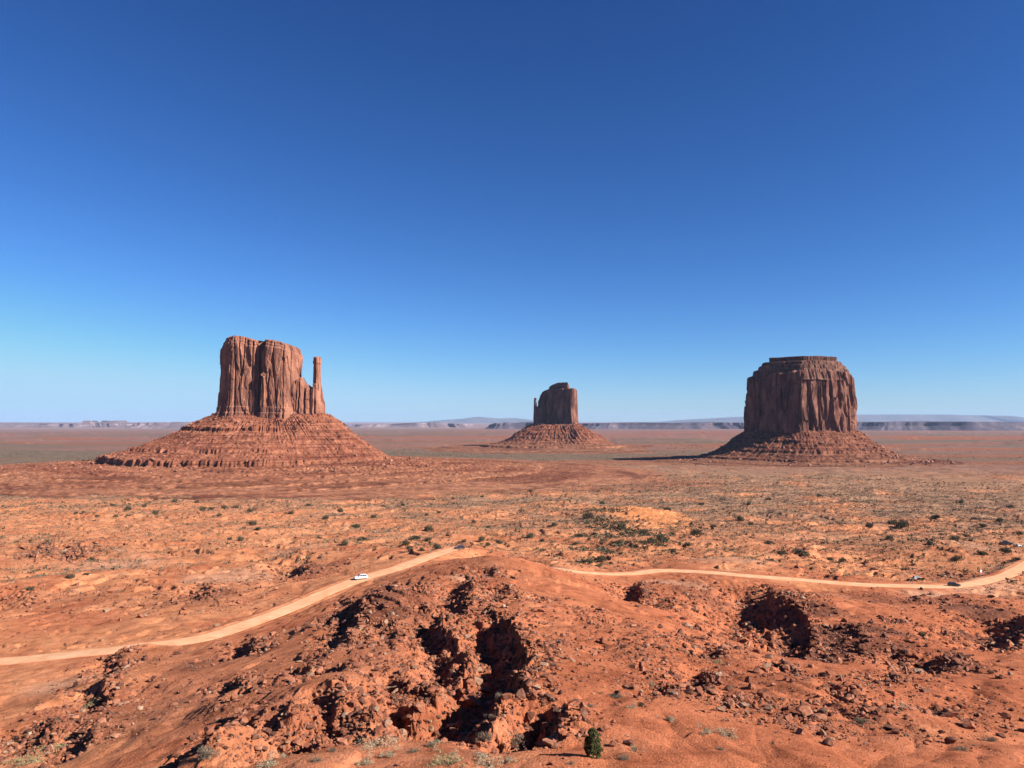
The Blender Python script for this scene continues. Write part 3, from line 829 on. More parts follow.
# --- left butte: broad block, notch, slim spire, wide banded skirt
def build_left():
    D = 1500.0; ox, oy = BUTTES[0]
    X = lambda p: pxX(p, D); Z = lambda p: pyZ(p, D)
    root = empty('butte', (ox, oy, 20))
    tag(root, 'large red butte at left with a broad block and a slim separate thumb of rock', 'butte', 'sandstone buttes rising from the plain')
    zb = Z(417) - 6
    top_x = [X(p) for p in (216, 221, 224, 228, 234, 240, 249, 256, 262, 272, 284, 290, 296, 299, 302)]
    top_z = [Z(p) for p in (356, 352, 345, 340.5, 338, 337.5, 338.5, 341.5, 342, 341.5, 343.5, 345.5, 347.5, 350, 362)]
    top = lambda x, y: np.interp(x, top_x, top_z) + 1.0 * noise(x / 9, y / 9, 5)
    poly = [(X(225), D - 22), (X(238), D - 40), (X(264.5), D - 34), (X(266.5), D - 22), (X(268.5), D - 44), (X(292), D - 50), (X(297.5), D - 30), (X(298), D + 20), (X(289), D + 48), (X(250), D + 56), (X(229), D + 40), (X(225), D + 10)]
    cliff('cliff', poly, zb, top, root, M['cliff'], 3, 1300, 260, 0.62, clefts=[(X(266.3), 4.4, 18, 0.03, 1.1), (X(262.0), 2.4, 8, 0.32, 0.9), (X(276), 1.6, 4, 0.2, 0.6), (X(232), 2.0, 5, 0.45, 0.85)], wl=0.85, origin=(ox, oy), batter=0.035, ledges=[(0.10, 2.2), (0.17, 1.4), (0.93, 2.0), (0.965, 1.5)], round_top=0.012)
    # pillar leaning on the wall
    for (a, b, yt, dy, sd, wdt) in [(257, 262, 390, -36, 31, 1.0), (269.5, 273, 376, -44, 35, 1.0)]:
        poly = [(X(a), D + dy - 8), (X(b), D + dy - 10), (X(b) + 1, D + dy + 12), (X(a), D + dy + 12)]
        tz = Z(yt)
        cliff('pillar', poly, zb, lambda x, y, tz=tz: tz + 3 * noise(x / 5, y / 5, 7), root, M['cliff'], sd, 220, 110, 0.35, wl=0.5, origin=(ox, oy), batter=0.04, round_top=0.09)
    sx = [X(p) for p in (298, 301, 304, 307, 310, 313, 317)]; sz = [Z(p) for p in (382, 380, 378.5, 384, 386, 388, 392)]
    top = lambda x, y: np.interp(x, sx, sz) + 2.0 * noise(x / 5, y / 9, 5)
    poly = [(X(295), D - 34), (X(305), D - 36), (X(316), D - 28), (X(318), D + 8), (X(296), D + 14)]
    cliff('shoulder', poly, zb, top, root, M['cliff'], 41, 500, 140, 0.45, wl=0.6, origin=(ox, oy), clefts=[(X(303.5), 1.6, 6, 0.1, 0.9), (X(309), 1.5, 6, 0.0, 0.75)], batter=0.12, round_top=0.10)
    poly = [(X(314.8), D - 14), (X(318.5), D - 19), (X(321.6), D - 13), (X(321.8), D - 4), (X(318), D), (X(314.6), D - 6)]
    cliff('thumb_spire', poly, zb - 4, lambda x, y: Z(357.5) + 0.8 * noise(x / 3, y / 3, 6), root, M['cliff'], 51, 260, 200, 0.30, wl=0.42, origin=(ox, oy), batter=0.012, round_top=0.015, ledges=[(0.9, -1.2), (0.94, 0.9)])
    poly = [(X(313), D - 30), (X(318), D - 34), (X(325), D - 24), (X(326), D + 2), (X(320), D + 10), (X(312), D + 4)]
    kx = [X(p) for p in (312, 316, 321, 324, 327)]; kz = [Z(p) for p in (392, 385, 384, 396, 408)]
    cliff('spire_foot', poly, zb - 8, lambda x, y: np.interp(x, kx, kz), root, M['cliff'], 55, 360, 120, 0.3, wl=0.5, origin=(ox, oy), batter=0.06, round_top=0.12, clefts=[(X(318.5), 2.0, 5, 0, 1)])
    foot = [(X(218), D - 30), (X(250), D - 48), (X(300), D - 46), (X(328), D - 30), (X(329), D + 18), (X(295), D + 50), (X(235), D + 60), (X(217), D + 25)]
    zt = Z(415)
    kr = ([0, 36, 76, 116, 150, 205, 300, 480, 760], [zt, zt - 28, zt - 58, zt - 84, 44, 37, 32, 25, 15])
    kl = ([0, 40, 78, 135, 186, 206, 270, 420, 600, 760], [zt, zt - 20, zt - 41, 68, 54, 43, 38, 31, 22, 14])
    kf = ([0, 40, 78, 125, 165, 185, 230, 400, 520, 620, 760], [zt - 1, zt - 25, zt - 46, 68, 54, 43, 40, 32, 26, 20, 14])
    def prof(d, x, y, dirs):
        wr = S(0.1, 0.8, dirs[:, 0]); wl_ = S(0.1, 0.8, -dirs[:, 0])
        return np.interp(d, *kr) * wr + np.interp(d, *kl) * wl_ + np.interp(d, *kf) * (1 - wr - wl_)
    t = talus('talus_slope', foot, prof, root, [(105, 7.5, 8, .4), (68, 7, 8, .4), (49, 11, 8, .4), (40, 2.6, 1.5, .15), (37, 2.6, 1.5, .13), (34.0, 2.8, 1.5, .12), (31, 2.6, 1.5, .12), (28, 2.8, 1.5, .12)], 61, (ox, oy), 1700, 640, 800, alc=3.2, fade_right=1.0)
    co = np.empty(len(t.data.vertices) * 3, np.float32); t.data.vertices.foreach_get('co', co); co = co.reshape(-1, 3)
    rng = np.random.default_rng(5)
    idx = rng.choice(np.where((co[:, 2] > 38) & (co[:, 1] < 60))[0], 2600)
    sz_ = 0.7 + 1.3 * rng.pareto(2.6, len(idx)); sz_ = np.minimum(sz_, 5)
    b = scatter_rocks('fallen_boulders', co[idx, 0], co[idx, 1], co[idx, 2] - 0.2, sz_, M['cliff'], ROCKS_XS, 9, root)
    for ch in root.children: ch.location.z = -20
build_left()

def build_right():
    D = 2060.0; ox, oy = BUTTES[2]
    X = lambda p: pxX(p, D); Z = lambda p: pyZ(p, D)
    root = empty('butte', (ox, oy, 15))
    tag(root, 'bulky red butte at right with a flat layered cap and shaded left face', 'butte', 'sandstone buttes rising from the plain')
    zb = Z(433) - 6
    poly = [(X(789), D - 95), (X(800), D - 92), (X(826), D - 74), (X(846), D - 44), (X(856), D + 6), (X(852), D + 80), (X(815), D + 130), (X(770), D + 110), (X(753), D + 50), (X(750.5), D + 10)]
    tx = [X(p) for p in (745, 750, 757, 770, 790, 800, 830, 846, 852, 857)]; tz = [Z(p) for p in (378, 377, 375.5, 374, 371.5, 371, 372, 374.5, 377.5, 382)]
    top = lambda x, y: np.interp(x, tx, tz) + 1.5 * noise(x / 12, y / 12, 5)
    cl = [(X(797), 4, 9, 0, .8), (X(812), 4, 7, 0.5, .95), (X(828), 5.5, 15, 0.45, 0.95), (X(847), 5, 16, 0.25, 0.85), (X(806), 2.5, 7, .1, .7), (X(819), 3, 8, .2, .75), (X(838), 2.5, 8, .05, .6), (X(842), 2, 6, 0.3, 0.9)]
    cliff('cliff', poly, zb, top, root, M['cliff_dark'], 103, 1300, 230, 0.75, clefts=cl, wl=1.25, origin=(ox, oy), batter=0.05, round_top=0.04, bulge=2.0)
    # stepped cap: three shrinking layers under a flat slab
    def ring(s, dx=0, dy=0):
        c = np.mean(poly, 0); return [(c[0] + (a - c[0]) * s + dx, c[1] + (b - c[1]) * s + dy) for a, b in poly]
    for k, (s, y0, y1) in enumerate([(0.91, 380, 370.0), (0.83, 374, 366.0), (0.75, 369, 362.2)]):
        zt = Z(y1)
        cliff('cap_ledge', ring(s, 2), Z(y0) - 3, lambda x, y, zt=zt: zt + 1.0 * noise(x / 15, y / 15, 9), root, M['cliff_top'], 111 + 9 * k, 600, 26, 0.45, wl=0.8, origin=(ox, oy), batter=0.25, round_top=0.1)
    zt = Z(357.6)
    cliff('cap_slab', ring(0.63, 5), Z(363.5), lambda x, y: zt + 0.8 * noise(x / 20, y / 20, 9), root, M['cliff_top'], 151, 700, 30, 0.5, wl=0.8, origin=(ox, oy), batter=-0.25, round_top=0.08)
    foot = ring(1.02)
    zt = Z(431)
    kf = ([0, 55, 100, 150, 200, 260, 380, 600], [zt, zt - 36, zt - 57, 22, 17, 12, 8, 3])
    kr = ([0, 64, 110, 155, 230, 300, 420, 600], [zt, zt - 45, zt - 66, 19, 15, 11, 7, 3])
    def prof(d, x, y, dirs):
        wr = S(0.2, 0.9, np.abs(dirs[:, 0]))
        return np.interp(d, *kr) * wr + np.interp(d, *kf) * (1 - wr)
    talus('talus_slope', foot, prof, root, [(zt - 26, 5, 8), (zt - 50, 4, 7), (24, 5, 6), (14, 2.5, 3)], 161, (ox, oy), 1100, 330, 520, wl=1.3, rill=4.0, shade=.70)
    t = root.children[-1]
    co = np.empty(len(t.data.vertices) * 3, np.float32); t.data.vertices.foreach_get('co', co); co = co.reshape(-1, 3)
    rng = np.random.default_rng(6)
    idx = rng.choice(np.where((co[:, 2] > 16) & (co[:, 1] < 60))[0], 1500)
    sz_ = np.minimum(1.2 + 1.6 * rng.pareto(2.6, len(idx)), 7)
    scatter_rocks('fallen_boulders', co[idx, 0], co[idx, 1], co[idx, 2] - 0.2, sz_, M['cliff'], ROCKS_XS, 19, root)
    for ch in root.children: ch.location.z = -15
build_right()

def build_mid():
    D = 3150.0; ox, oy = BUTTES[1]
    X = lambda p: pxX(p, D); Z = lambda p: pyZ(p, D)
    root = empty('butte', (ox, oy, 10))
    tag(root, 'small shadowed butte between the two larger ones with a thin thumb at its left', 'butte', 'sandstone buttes rising from the plain')
    zb = Z(427) - 8
    poly = [(X(569.5), D - 82), (X(574), D - 76), (X(576.5), D - 40), (X(576), D + 50), (X(560), D + 150), (X(546), D + 130), (X(537.5), D + 70), (X(538), D + 30)]
    tx = [X(p) for p in (538, 541, 543, 546, 550, 570, 574, 577)]; tz = [Z(p) for p in (400, 395, 391.5, 390, 389, 389, 389, 391)]
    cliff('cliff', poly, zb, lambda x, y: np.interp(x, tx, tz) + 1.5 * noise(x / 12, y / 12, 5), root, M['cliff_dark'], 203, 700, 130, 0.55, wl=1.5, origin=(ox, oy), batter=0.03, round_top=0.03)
    poly = [(X(549), D + 20), (X(558), D - 20), (X(567), D - 50), (X(570), D - 20), (X(567), D + 40), (X(552), D + 70)]
    cx = [X(p) for p in (548, 550, 553, 558, 566, 568, 571)]; cz = [Z(p) for p in (388, 386, 384.5, 382.8, 382.8, 384, 387)]
    cliff('cap_knob', poly, Z(391), lambda x, y: np.interp(x, cx, cz), root, M['cliff_top'], 211, 300, 24, 0.5, wl=1.0, origin=(ox, oy), batter=0.1, round_top=0.1)
    poly = [(X(533.6), D + 10), (X(535.2), D - 6), (X(537.0), D + 4), (X(537.2), D + 22), (X(534.5), D + 26)]
    cx = [X(p) for p in (533, 534.5, 536.2, 537.5)]; cz = [Z(p) for p in (398.5, 397.6, 399, 404)]
    cliff('thumb_spire', poly, zb - 8, lambda x, y: np.interp(x, cx, cz), root, M['cliff_dark'], 221, 200, 120, 0.2, wl=0.7, origin=(ox, oy), batter=0.03, round_top=0.04)
    poly = [(X(533.2), D + 6), (X(537), D - 8), (X(543), D - 6), (X(545), D + 30), (X(536), D + 40)]
    cx = [X(p) for p in (533, 536, 538, 540, 542)]; cz = [Z(p) for p in (412, 406, 410, 409, 404)]
    cliff('shoulder', poly, zb - 8, lambda x, y: np.interp(x, cx, cz), root, M['cliff_dark'], 231, 240, 80, 0.3, wl=1.0, origin=(ox, oy), batter=0.04, round_top=0.08)
    foot = [(X(532), D), (X(548), D - 50), (X(569), D - 92), (X(579), D - 60), (X(578), D + 60), (X(562), D + 155), (X(544), D + 135), (X(533), D + 60)]
    zt = Z(424.5)
    kr = ([0, 25, 53, 130, 200, 270, 380, 500, 800], [zt, zt - 15, 76, 30, 17, 12, 9, 6, 3])
    kl = ([0, 25, 53, 105, 150, 230, 380, 500, 800], [zt, zt - 16, 74, 42, 26, 18, 12, 7, 3])
    def prof(d, x, y, dirs):
        wr = S(-0.6, 0.6, dirs[:, 0])
        return np.interp(d, *kr) * wr + np.interp(d, *kl) * (1 - wr)
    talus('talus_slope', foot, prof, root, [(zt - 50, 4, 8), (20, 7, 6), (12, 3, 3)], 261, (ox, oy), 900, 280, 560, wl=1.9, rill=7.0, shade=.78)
    for ch in root.children: ch.location.z = -10
build_mid()

# ---------------------------------------------------------------- distant mesas and ridges
def mesa(name, label, px0, px1, D, depth, tops, ybase, mat, seed, flare=90, n=700, kind=None, wl=1.0, mount=False, group=None):
    """long tableland: tops = [(px, py)] skyline"""
    x0, x1 = pxX(px0, D), pxX(px1, D)
    cx, cy = (x0 + x1) / 2, D + depth / 2
    L = x1 - x0
    m_ = n
    s = np.linspace(0, 2 * math.pi, m_, endpoint=False)
    ex = np.sign(np.cos(s)) * np.abs(np.cos(s)) ** 0.35; ey = np.sign(np.sin(s)) * np.abs(np.sin(s)) ** 0.55
    bx = cx + ex * L / 2; by = cy + ey * depth / 2
    ox_ = fbm(bx / (700 * wl), by / (700 * wl), 5, seed) * 420 * wl
    by = by + np.where(ey < 0.6, ox_, 0); bx = bx + fbm(bx / (300 * wl) + 3, by / (300 * wl), 3, seed + 2) * 60 * wl * (np.abs(ex) > .9)
    tp = lambda x: np.interp(x, [pxX(p, D) for p, _ in tops], [pyZ(q + (0 if mount else 1.3), D) for _, q in tops])
    zb = -3.0
    V = []
    prof = [(1.0, 0.0), (0.72, 0.18), (0.5, 0.34), (0.42, 0.42), (0.3, 0.50), (0.10, 0.56), (0.06, 0.90), (0.0, 1.0)] if not mount else [(2.2, 0), (1.6, .25), (1.0, 0.5), (.5, .75), (0.1, .93), (-0.3, 1.0)]
    for (o, f) in prof:
        jx = flare * o
        x = bx + ex * jx; y = by + ey * jx + 0
        gl = 0.35 * flare * fbm(bx / (120 * wl), by / (120 * wl) + f, 4, seed + 4) * o * 2
        y = y + gl * np.where(ey < 0.5, 1, 0)
        zt = tp(bx) + 0.04 * (tp(bx) - zb) * fbm(bx / (200 * wl), by / 900, 3, seed + 7)
        V.append(np.stack([x, y, zb + (zt - zb) * f], 1))
    rim = V[-1]
    for q in (0.9, 0.6, 0.02):
        x = cx + (rim[:, 0] - cx) * (1 - (1 - q) * .3); y = cy + (rim[:, 1] - cy) * q
        if q < .1: x = cx + (rim[:, 0] - cx) * .7
        V.append(np.stack([x, y, tp(x) + (1 - q) * 2], 1))
    V = np.concatenate(V) - np.array([cx, cy, 0])
    o = mesh_np(name, V, grid_faces(len(prof) + 3, m_, True), mat, True)
    o.location = (cx, cy, 0)
    if kind: o['kind'] = kind
    else: tag(o, label, 'mesa', group)
    return o
G_M = 'flat mesas on the horizon'
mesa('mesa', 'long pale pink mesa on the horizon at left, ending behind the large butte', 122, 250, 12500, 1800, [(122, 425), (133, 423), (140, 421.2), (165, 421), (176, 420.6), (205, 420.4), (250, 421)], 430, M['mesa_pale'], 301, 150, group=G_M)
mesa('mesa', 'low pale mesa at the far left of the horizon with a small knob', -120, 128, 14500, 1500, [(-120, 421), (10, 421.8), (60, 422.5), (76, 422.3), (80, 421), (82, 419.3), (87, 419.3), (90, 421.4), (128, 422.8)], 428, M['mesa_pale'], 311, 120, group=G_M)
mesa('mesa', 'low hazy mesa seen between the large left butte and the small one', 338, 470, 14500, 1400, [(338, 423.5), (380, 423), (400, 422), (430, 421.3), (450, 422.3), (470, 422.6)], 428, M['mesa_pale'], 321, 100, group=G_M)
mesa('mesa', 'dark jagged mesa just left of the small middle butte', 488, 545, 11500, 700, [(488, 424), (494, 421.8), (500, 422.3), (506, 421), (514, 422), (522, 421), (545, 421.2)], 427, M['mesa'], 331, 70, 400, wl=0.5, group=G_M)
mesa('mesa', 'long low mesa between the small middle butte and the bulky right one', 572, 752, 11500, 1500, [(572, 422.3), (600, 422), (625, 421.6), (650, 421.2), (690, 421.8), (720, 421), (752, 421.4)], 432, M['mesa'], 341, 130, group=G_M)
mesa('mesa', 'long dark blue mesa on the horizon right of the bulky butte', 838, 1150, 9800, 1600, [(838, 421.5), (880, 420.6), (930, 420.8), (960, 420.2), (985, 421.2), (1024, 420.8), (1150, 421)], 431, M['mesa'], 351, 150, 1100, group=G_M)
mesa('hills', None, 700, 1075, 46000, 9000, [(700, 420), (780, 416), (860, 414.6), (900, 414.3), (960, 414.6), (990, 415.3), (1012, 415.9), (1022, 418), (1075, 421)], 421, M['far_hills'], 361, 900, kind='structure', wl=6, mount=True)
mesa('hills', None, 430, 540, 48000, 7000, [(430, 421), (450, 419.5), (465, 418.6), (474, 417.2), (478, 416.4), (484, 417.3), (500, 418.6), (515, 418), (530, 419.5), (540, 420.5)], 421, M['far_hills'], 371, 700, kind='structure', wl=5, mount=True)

# ---------------------------------------------------------------- air
def build_haze():
    x0, x1, y0, y1, z0, z1 = -62000, 62000, -62000, 62000, -14, 640
    V = [(x, y, z) for z in (z0, z1) for y in (y0, y1) for x in (x0, x1)]
    Fc = [(0, 2, 3, 1), (4, 5, 7, 6), (0, 1, 5, 4), (2, 6, 7, 3), (0, 4, 6, 2), (1, 3, 7, 5)]
    m = bpy.data.materials.new('thin desert haze'); m.use_nodes = True
    nt = m.node_tree; nt.nodes.clear()
    o = nt.nodes.new('ShaderNodeOutputMaterial'); v = nt.nodes.new('ShaderNodeVolumePrincipled')
    v.inputs['Density'].default_value = HAZE_DENSITY; v.inputs['Color'].default_value = (*HAZE_COLOR, 1)
    v.inputs['Anisotropy'].default_value = 0.0
    nt.links.new(v.outputs[0], o.inputs['Volume'])
    tag(mesh_np('haze', V, Fc, m, False), kind='stuff')
build_haze()

# ---------------------------------------------------------------- plants
def mat_leaf(name, lo, hi, scale=1.2, rough=0.85):
    m, nt, p = new_mat(name, rough, 0.1)
    c = ramp(nt, noise_node(nt, pos(nt), scale, 3), [(0.32, lo), (0.68, hi)])
    nt.links.new(c, p.inputs['Base Color'])
    return m
M['leaf_dark'] = mat_leaf('dark desert scrub foliage', (0.042, 0.038, 0.022), (0.088, 0.076, 0.045), 0.5)
M['leaf_juniper'] = mat_leaf('juniper foliage', (0.04, 0.05, 0.018), (0.10, 0.10, 0.04), 6)
M['leaf_sage'] = mat_leaf('grey sagebrush twigs', (0.095, 0.075, 0.052), (0.18, 0.14, 0.10), 3)
M['leaf_pale'] = mat_leaf('pale straw rabbitbrush', (0.24, 0.19, 0.12), (0.36, 0.30, 0.20), 3)
M['leaf_green'] = mat_leaf('yellow green bushlet', (0.17, 0.15, 0.075), (0.27, 0.24, 0.13), 3)
M['bark'] = mat_rock('shredding grey bark', (0.10, 0.07, 0.05), (0.18, 0.13, 0.10), (0.26, 0.20, 0.15), True, 0, 30)

def leaf_cloud(pts, size, rng, flat=0.0, elong=2.2):
    """one small bent leaf quad at every point"""
    n_ = len(pts)
    a = rng.normal(size=(n_, 3)); a[:, 2] *= 1 - flat; a /= np.linalg.norm(a, axis=1)[:, None]
    b = rng.normal(size=(n_, 3)); b -= (a * b).sum(1)[:, None] * a; b /= np.linalg.norm(b, axis=1)[:, None]
    s = size * rng.uniform(0.6, 1.3, n_)[:, None]
    V = np.stack([pts - a * s * elong * .5 - b * s * .5, pts + a * s * elong * .5 - b * s * .25, pts + a * s * elong * .5 + b * s * .25, pts - a * s * elong * .5 + b * s * .5], 1).reshape(-1, 3)
    return V, np.arange(n_ * 4).reshape(-1, 4)

def bush_points(rng, n_, w=1.0, h=0.8, lumps=7, inner=0.25):
    """unit bush: points in a cluster of lumps sitting on the ground"""
    out = []
    c = np.stack([rng.normal(0, .42 * w, lumps), rng.normal(0, .42 * w, lumps), rng.uniform(.22, .62, lumps) * h], 1)
    rad = rng.uniform(.26, .48, lumps)
    k = rng.integers(0, lumps, n_)
    d = rng.normal(size=(n_, 3)); d /= np.linalg.norm(d, axis=1)[:, None]
    r = rad[k] * (inner + (1 - inner) * rng.uniform(0, 1, n_) ** 0.45)
    p = c[k] + d * r[:, None] * [1, 1, .8]
    p[:, 2] = np.abs(p[:, 2]) * .98 + .01
    return p

def tube(V, Fc, a, b, ra, rb, k=5):
    a = np.array(a, float); b = np.array(b, float); d = b - a; d /= np.linalg.norm(d) + 1e-9
    u = np.cross(d, [0.3, 0.9, 0.1]); u /= np.linalg.norm(u); v = np.cross(d, u)
    o = len(V)
    for p, r in ((a, ra), (b, rb)):
        for i in range(k):
            t = 2 * math.pi * i / k; V.append(tuple(p + r * (math.cos(t) * u + math.sin(t) * v)))
    for i in range(k):
        j = (i + 1) % k; Fc.append((o + i, o + j, o + k + j, o + k + i))

def bush(name, cat, label, mat, seed, n_=700, leaf=0.045, w=1.0, h=0.8, lumps=8, twigs=14, group=None, elong=2.4):
    rng = np.random.default_rng(seed)
    root = empty(name); tag(root, label, cat, group)
    V, Fc = leaf_cloud(bush_points(rng, n_, w, h, lumps), leaf, rng, 0, elong)
    mesh_np('foliage', V, Fc, mat, False, root)
    tv = []; tf = []
    for i in range(twigs):
        a = rng.uniform(0, 2 * math.pi); q = rng.uniform(.2, .6) * w
        m1 = (math.cos(a) * q * .5, math.sin(a) * q * .5, h * rng.uniform(.2, .4)); e = (math.cos(a) * q, math.sin(a) * q, h * rng.uniform(.5, 1.0))
        tube(tv, tf, (0, 0, -.08), m1, .028, .016); tube(tv, tf, m1, e, .016, .005)
    mesh_np('stems', tv, tf, M['bark'], False, root)
    return root

USED = set()
def place_plant(proto, px, py, width_px, label, group=None, hs=1.0, name=None, cat=None):
    X, Y = hit([px], [py], height, 25, 4000, 700)
    x, y = X[0], Y[0]; z = float(height(np.array([x]), np.array([y]))[0])
    if id(proto) not in USED: o = proto; USED.add(id(proto))
    else: o = copy_tree(proto)
    s = width_px * y / F / 1.45
    o.location = (x, y, z - 0.03 * s); o.scale = (s, s, s * hs)
    o.rotation_euler = (0, 0, random.uniform(0, 6.28))
    o['label'] = label
    if group: o['group'] = group
    elif 'group' in o: del o['group']
    return o

# juniper on the near slope
def juniper():
    rng = np.random.default_rng(77)
    root = empty('juniper_tree'); tag(root, 'lone small dark green juniper on the smooth near slope casting a shadow left', 'tree')
    tv = []; tf = []
    tube(tv, tf, (0, 0, -.15), (.04, .02, .5), .10, .07, 8); tube(tv, tf, (.04, .02, .5), (.0, .03, 1.1), .07, .045, 8); tube(tv, tf, (0, .03, 1.1), (.05, 0, 1.9), .045, .012, 8)
    for i in range(26):
        z = .15 + 1.6 * i / 26; a = i * 2.4; q = .5 * (1 - (z / 2.3) ** 2)
        tube(tv, tf, (.02, .02, z), (math.cos(a) * q, math.sin(a) * q, z + .22), .022, .006)
    mesh_np('trunk', tv, tf, M['bark'], False, root)
    pts = []
    for i in range(170):
        z = rng.uniform(.12, 2.1); rr0 = .62 * (1 - (z / 2.25) ** 2.2) ** .6 * (0.8 + .35 * rng.uniform()) * (0.8 + .2 * min(1, z / .5)) * 1.08
        a = rng.uniform(0, 2 * math.pi); q = rr0 * rng.uniform(.45, 1) ** .5
        c = np.array([math.cos(a) * q, math.sin(a) * q, z])
        d = rng.normal(size=(110, 3)); d /= np.linalg.norm(d, axis=1)[:, None]
        pts.append(c + d * (rng.uniform(.1, .2) * rng.uniform(.3, 1, 110)[:, None]))
    V, Fc = leaf_cloud(np.concatenate(pts), .042, rng, 0, 2.0)
    mesh_np('crown', V, Fc, M['leaf_juniper'], False, root)
    X, Y = hit([593], [757], height, 25, 400, 900)
    root.location = (X[0], Y[0], float(height(X, Y)[0]))
    s = 27.0 * Y[0] / F / 2.15; root.scale = (s * 1.0, s * 1.0, s)
juniper()

P_GREY = bush('sagebrush', 'bush', 'x', M['leaf_sage'], 1, 1500, .030, 1.0, .8, 12, 40)
P_GREY2 = bush('sagebrush', 'bush', 'x', M['leaf_sage'], 2, 1300, .030, 1.1, .6, 10, 36)
P_PALE = bush('rabbitbrush', 'bush', 'x', M['leaf_pale'], 3, 1200, .034, .9, .8, 9, 34)
P_PALE2 = bush('rabbitbrush', 'bush', 'x', M['leaf_pale'], 4, 1100, .034, 1.2, .6, 10, 30)
P_GREEN = bush('green_bush', 'bush', 'x', M['leaf_green'], 5, 1200, .034, 1.4, .35, 12, 30)
P_DARK = bush('dark_shrub', 'bush', 'x', M['leaf_dark'], 6, 900, .060, .9, .95, 9, 16)
P_DARK2 = bush('dark_shrub', 'bush', 'x', M['leaf_dark'], 8, 900, .060, 1.0, .75, 8, 16)
NEAR = [
    (P_GREY, 513, 744, 30, 'widest grey twiggy bush at the foot of the dark gully, left of the juniper', .75),
    (P_GREY, 485, 741, 18, 'grey upright twiggy bush beside the widest grey bush', 1.1),
    (P_PALE, 432, 747, 13, 'pale straw bush at the lower end of the dark gully', .9),
    (P_PALE, 455, 755, 8, 'small pale bush right of the straw bush by the gully end', .9),
    (P_GREEN, 447, 764, 24, 'low spreading yellow green plant on the bare near slope', .8),
    (P_GREY2, 480, 757, 14, 'flat grey bush above the bottom edge, right of the green plant', .8),
    (P_PALE2, 487, 766, 22, 'pale low bush cut by the bottom edge of the picture', .8),
    (P_PALE, 507, 763, 12, 'pinkish pale bush just below the widest grey bush', .9),
    (P_PALE, 391, 756, 14, 'pale rounded straw bush in the near row of bushes, left of centre', .8),
    (P_PALE2, 376, 745, 24, 'long pale straw bush behind the near row of bushes', .6),
    (P_GREY2, 413, 752, 12, 'dull grey bush between two straw bushes on the near slope', .7),
    (P_PALE, 368, 764, 15, 'pale bush nearest the bottom edge left of centre', .9),
    (P_GREY, 333, 752, 9, 'small grey bush under the dark ledge at lower left centre', .8),
    (P_GREY2, 317, 761, 12, 'low grey bush between the orange knoll and the near row', .7),
    (P_PALE, 271, 766, 18, 'pale dense bush at the right foot of the orange knoll', .9),
    (P_PALE, 283, 757, 9, 'small pale bush just above the dense bush by the knoll', .9),
    (P_GREY, 207, 758, 22, 'large grey bush in shade at the left foot of the orange knoll', 1.0),
    (P_GREY2, 492, 717, 8, 'pale grey bush on the dark gully floor', .8),
    (P_GREY, 500, 704, 11, 'grey bush standing in the black gully shadow', 1.1),
    (P_GREY2, 617, 698, 12, 'rounded grey bush on the smooth slope above the juniper', .8),
    (P_GREY2, 590, 707, 9, 'little grey bush up the slope from the juniper', .7),
    (P_PALE, 633, 708, 9, 'pale bush beside the small green shrub on the smooth slope', .7),
    (P_GREY2, 697, 686, 9, 'grey bush at the top edge of the rubble band', .7),
    (P_PALE, 669, 720, 11, 'pale bush on the smooth slope right of the juniper', .8),
    (P_PALE, 707, 733, 13, 'bright straw bush, left one of a pair under the rubble band', .9),
    (P_PALE2, 728, 736, 17, 'wide straw bush, right one of a pair under the rubble band', .8),
    (P_GREY2, 720, 750, 9, 'small grey bush just below the pair of straw bushes', .7),
    (P_PALE, 635, 752, 8, 'pale upright dry bush right of the juniper foot', 1.5),
    (P_GREY2, 624, 759, 13, 'flat grey bush right of the juniper near the bottom edge', .6),
    (P_GREY2, 571, 764, 9, 'tiny grey bush left of the juniper shadow', .6),
    (P_GREY, 861, 723, 16, 'grey dome shaped bush alone on the right near slope', .7),
    (P_GREY2, 991, 741, 14, 'grey bush near the right edge, upper of the two', .8),
    (P_GREY2, 962, 750, 15, 'low tan bush near the right edge, lower of the two', .5),
    (P_PALE, 652, 685, 8, 'small pale bush among the stones above the near slope', .7),
    (P_GREEN, 716, 662, 9, 'greenish bush inside the right rubble field', .8),
    (P_GREY2, 796, 645, 9, 'pale grey bush inside the black pit shadow at right', .9),
    (P_GREEN, 55, 752, 26, 'long low green grey bush along the lower left gully', .5),
    (P_GREEN, 22, 764, 24, 'grey green bush at the bottom left corner', .5),
    (P_GREY2, 70, 738, 12, 'grey bush among the lower left rocks', .6),
    (P_GREEN, 98, 704, 14, 'yellow grey bush among rocks on the left slope', .8),
]
for pr, px, py, wd, lb, hs in NEAR: place_plant(pr, px, py, wd, lb, None, hs)
SPOT = [
    (P_DARK, 924, 637, 8, 'dark green bush alone on the red flat below the right road', 1.2),
    (P_DARK, 642, 707, 6, 'small green brown shrub on the smooth slope up from the juniper', 1.3),
    (P_DARK2, 801, 556, 16, 'large rounded dark shrub beyond the right road, biggest of its row', .8),
    (P_DARK2, 781, 554, 9, 'dark shrub left of the biggest one beyond the right road', .8),
    (P_DARK, 770, 544, 8, 'dark shrub on the sand slope beyond the right road', .8),
    (P_DARK2, 919, 580, 7, 'shrub at the verge beside the small pale parked car', .8),
]
for pr, px, py, wd, lb, hs in SPOT: place_plant(pr, px, py, wd, lb, None, hs)

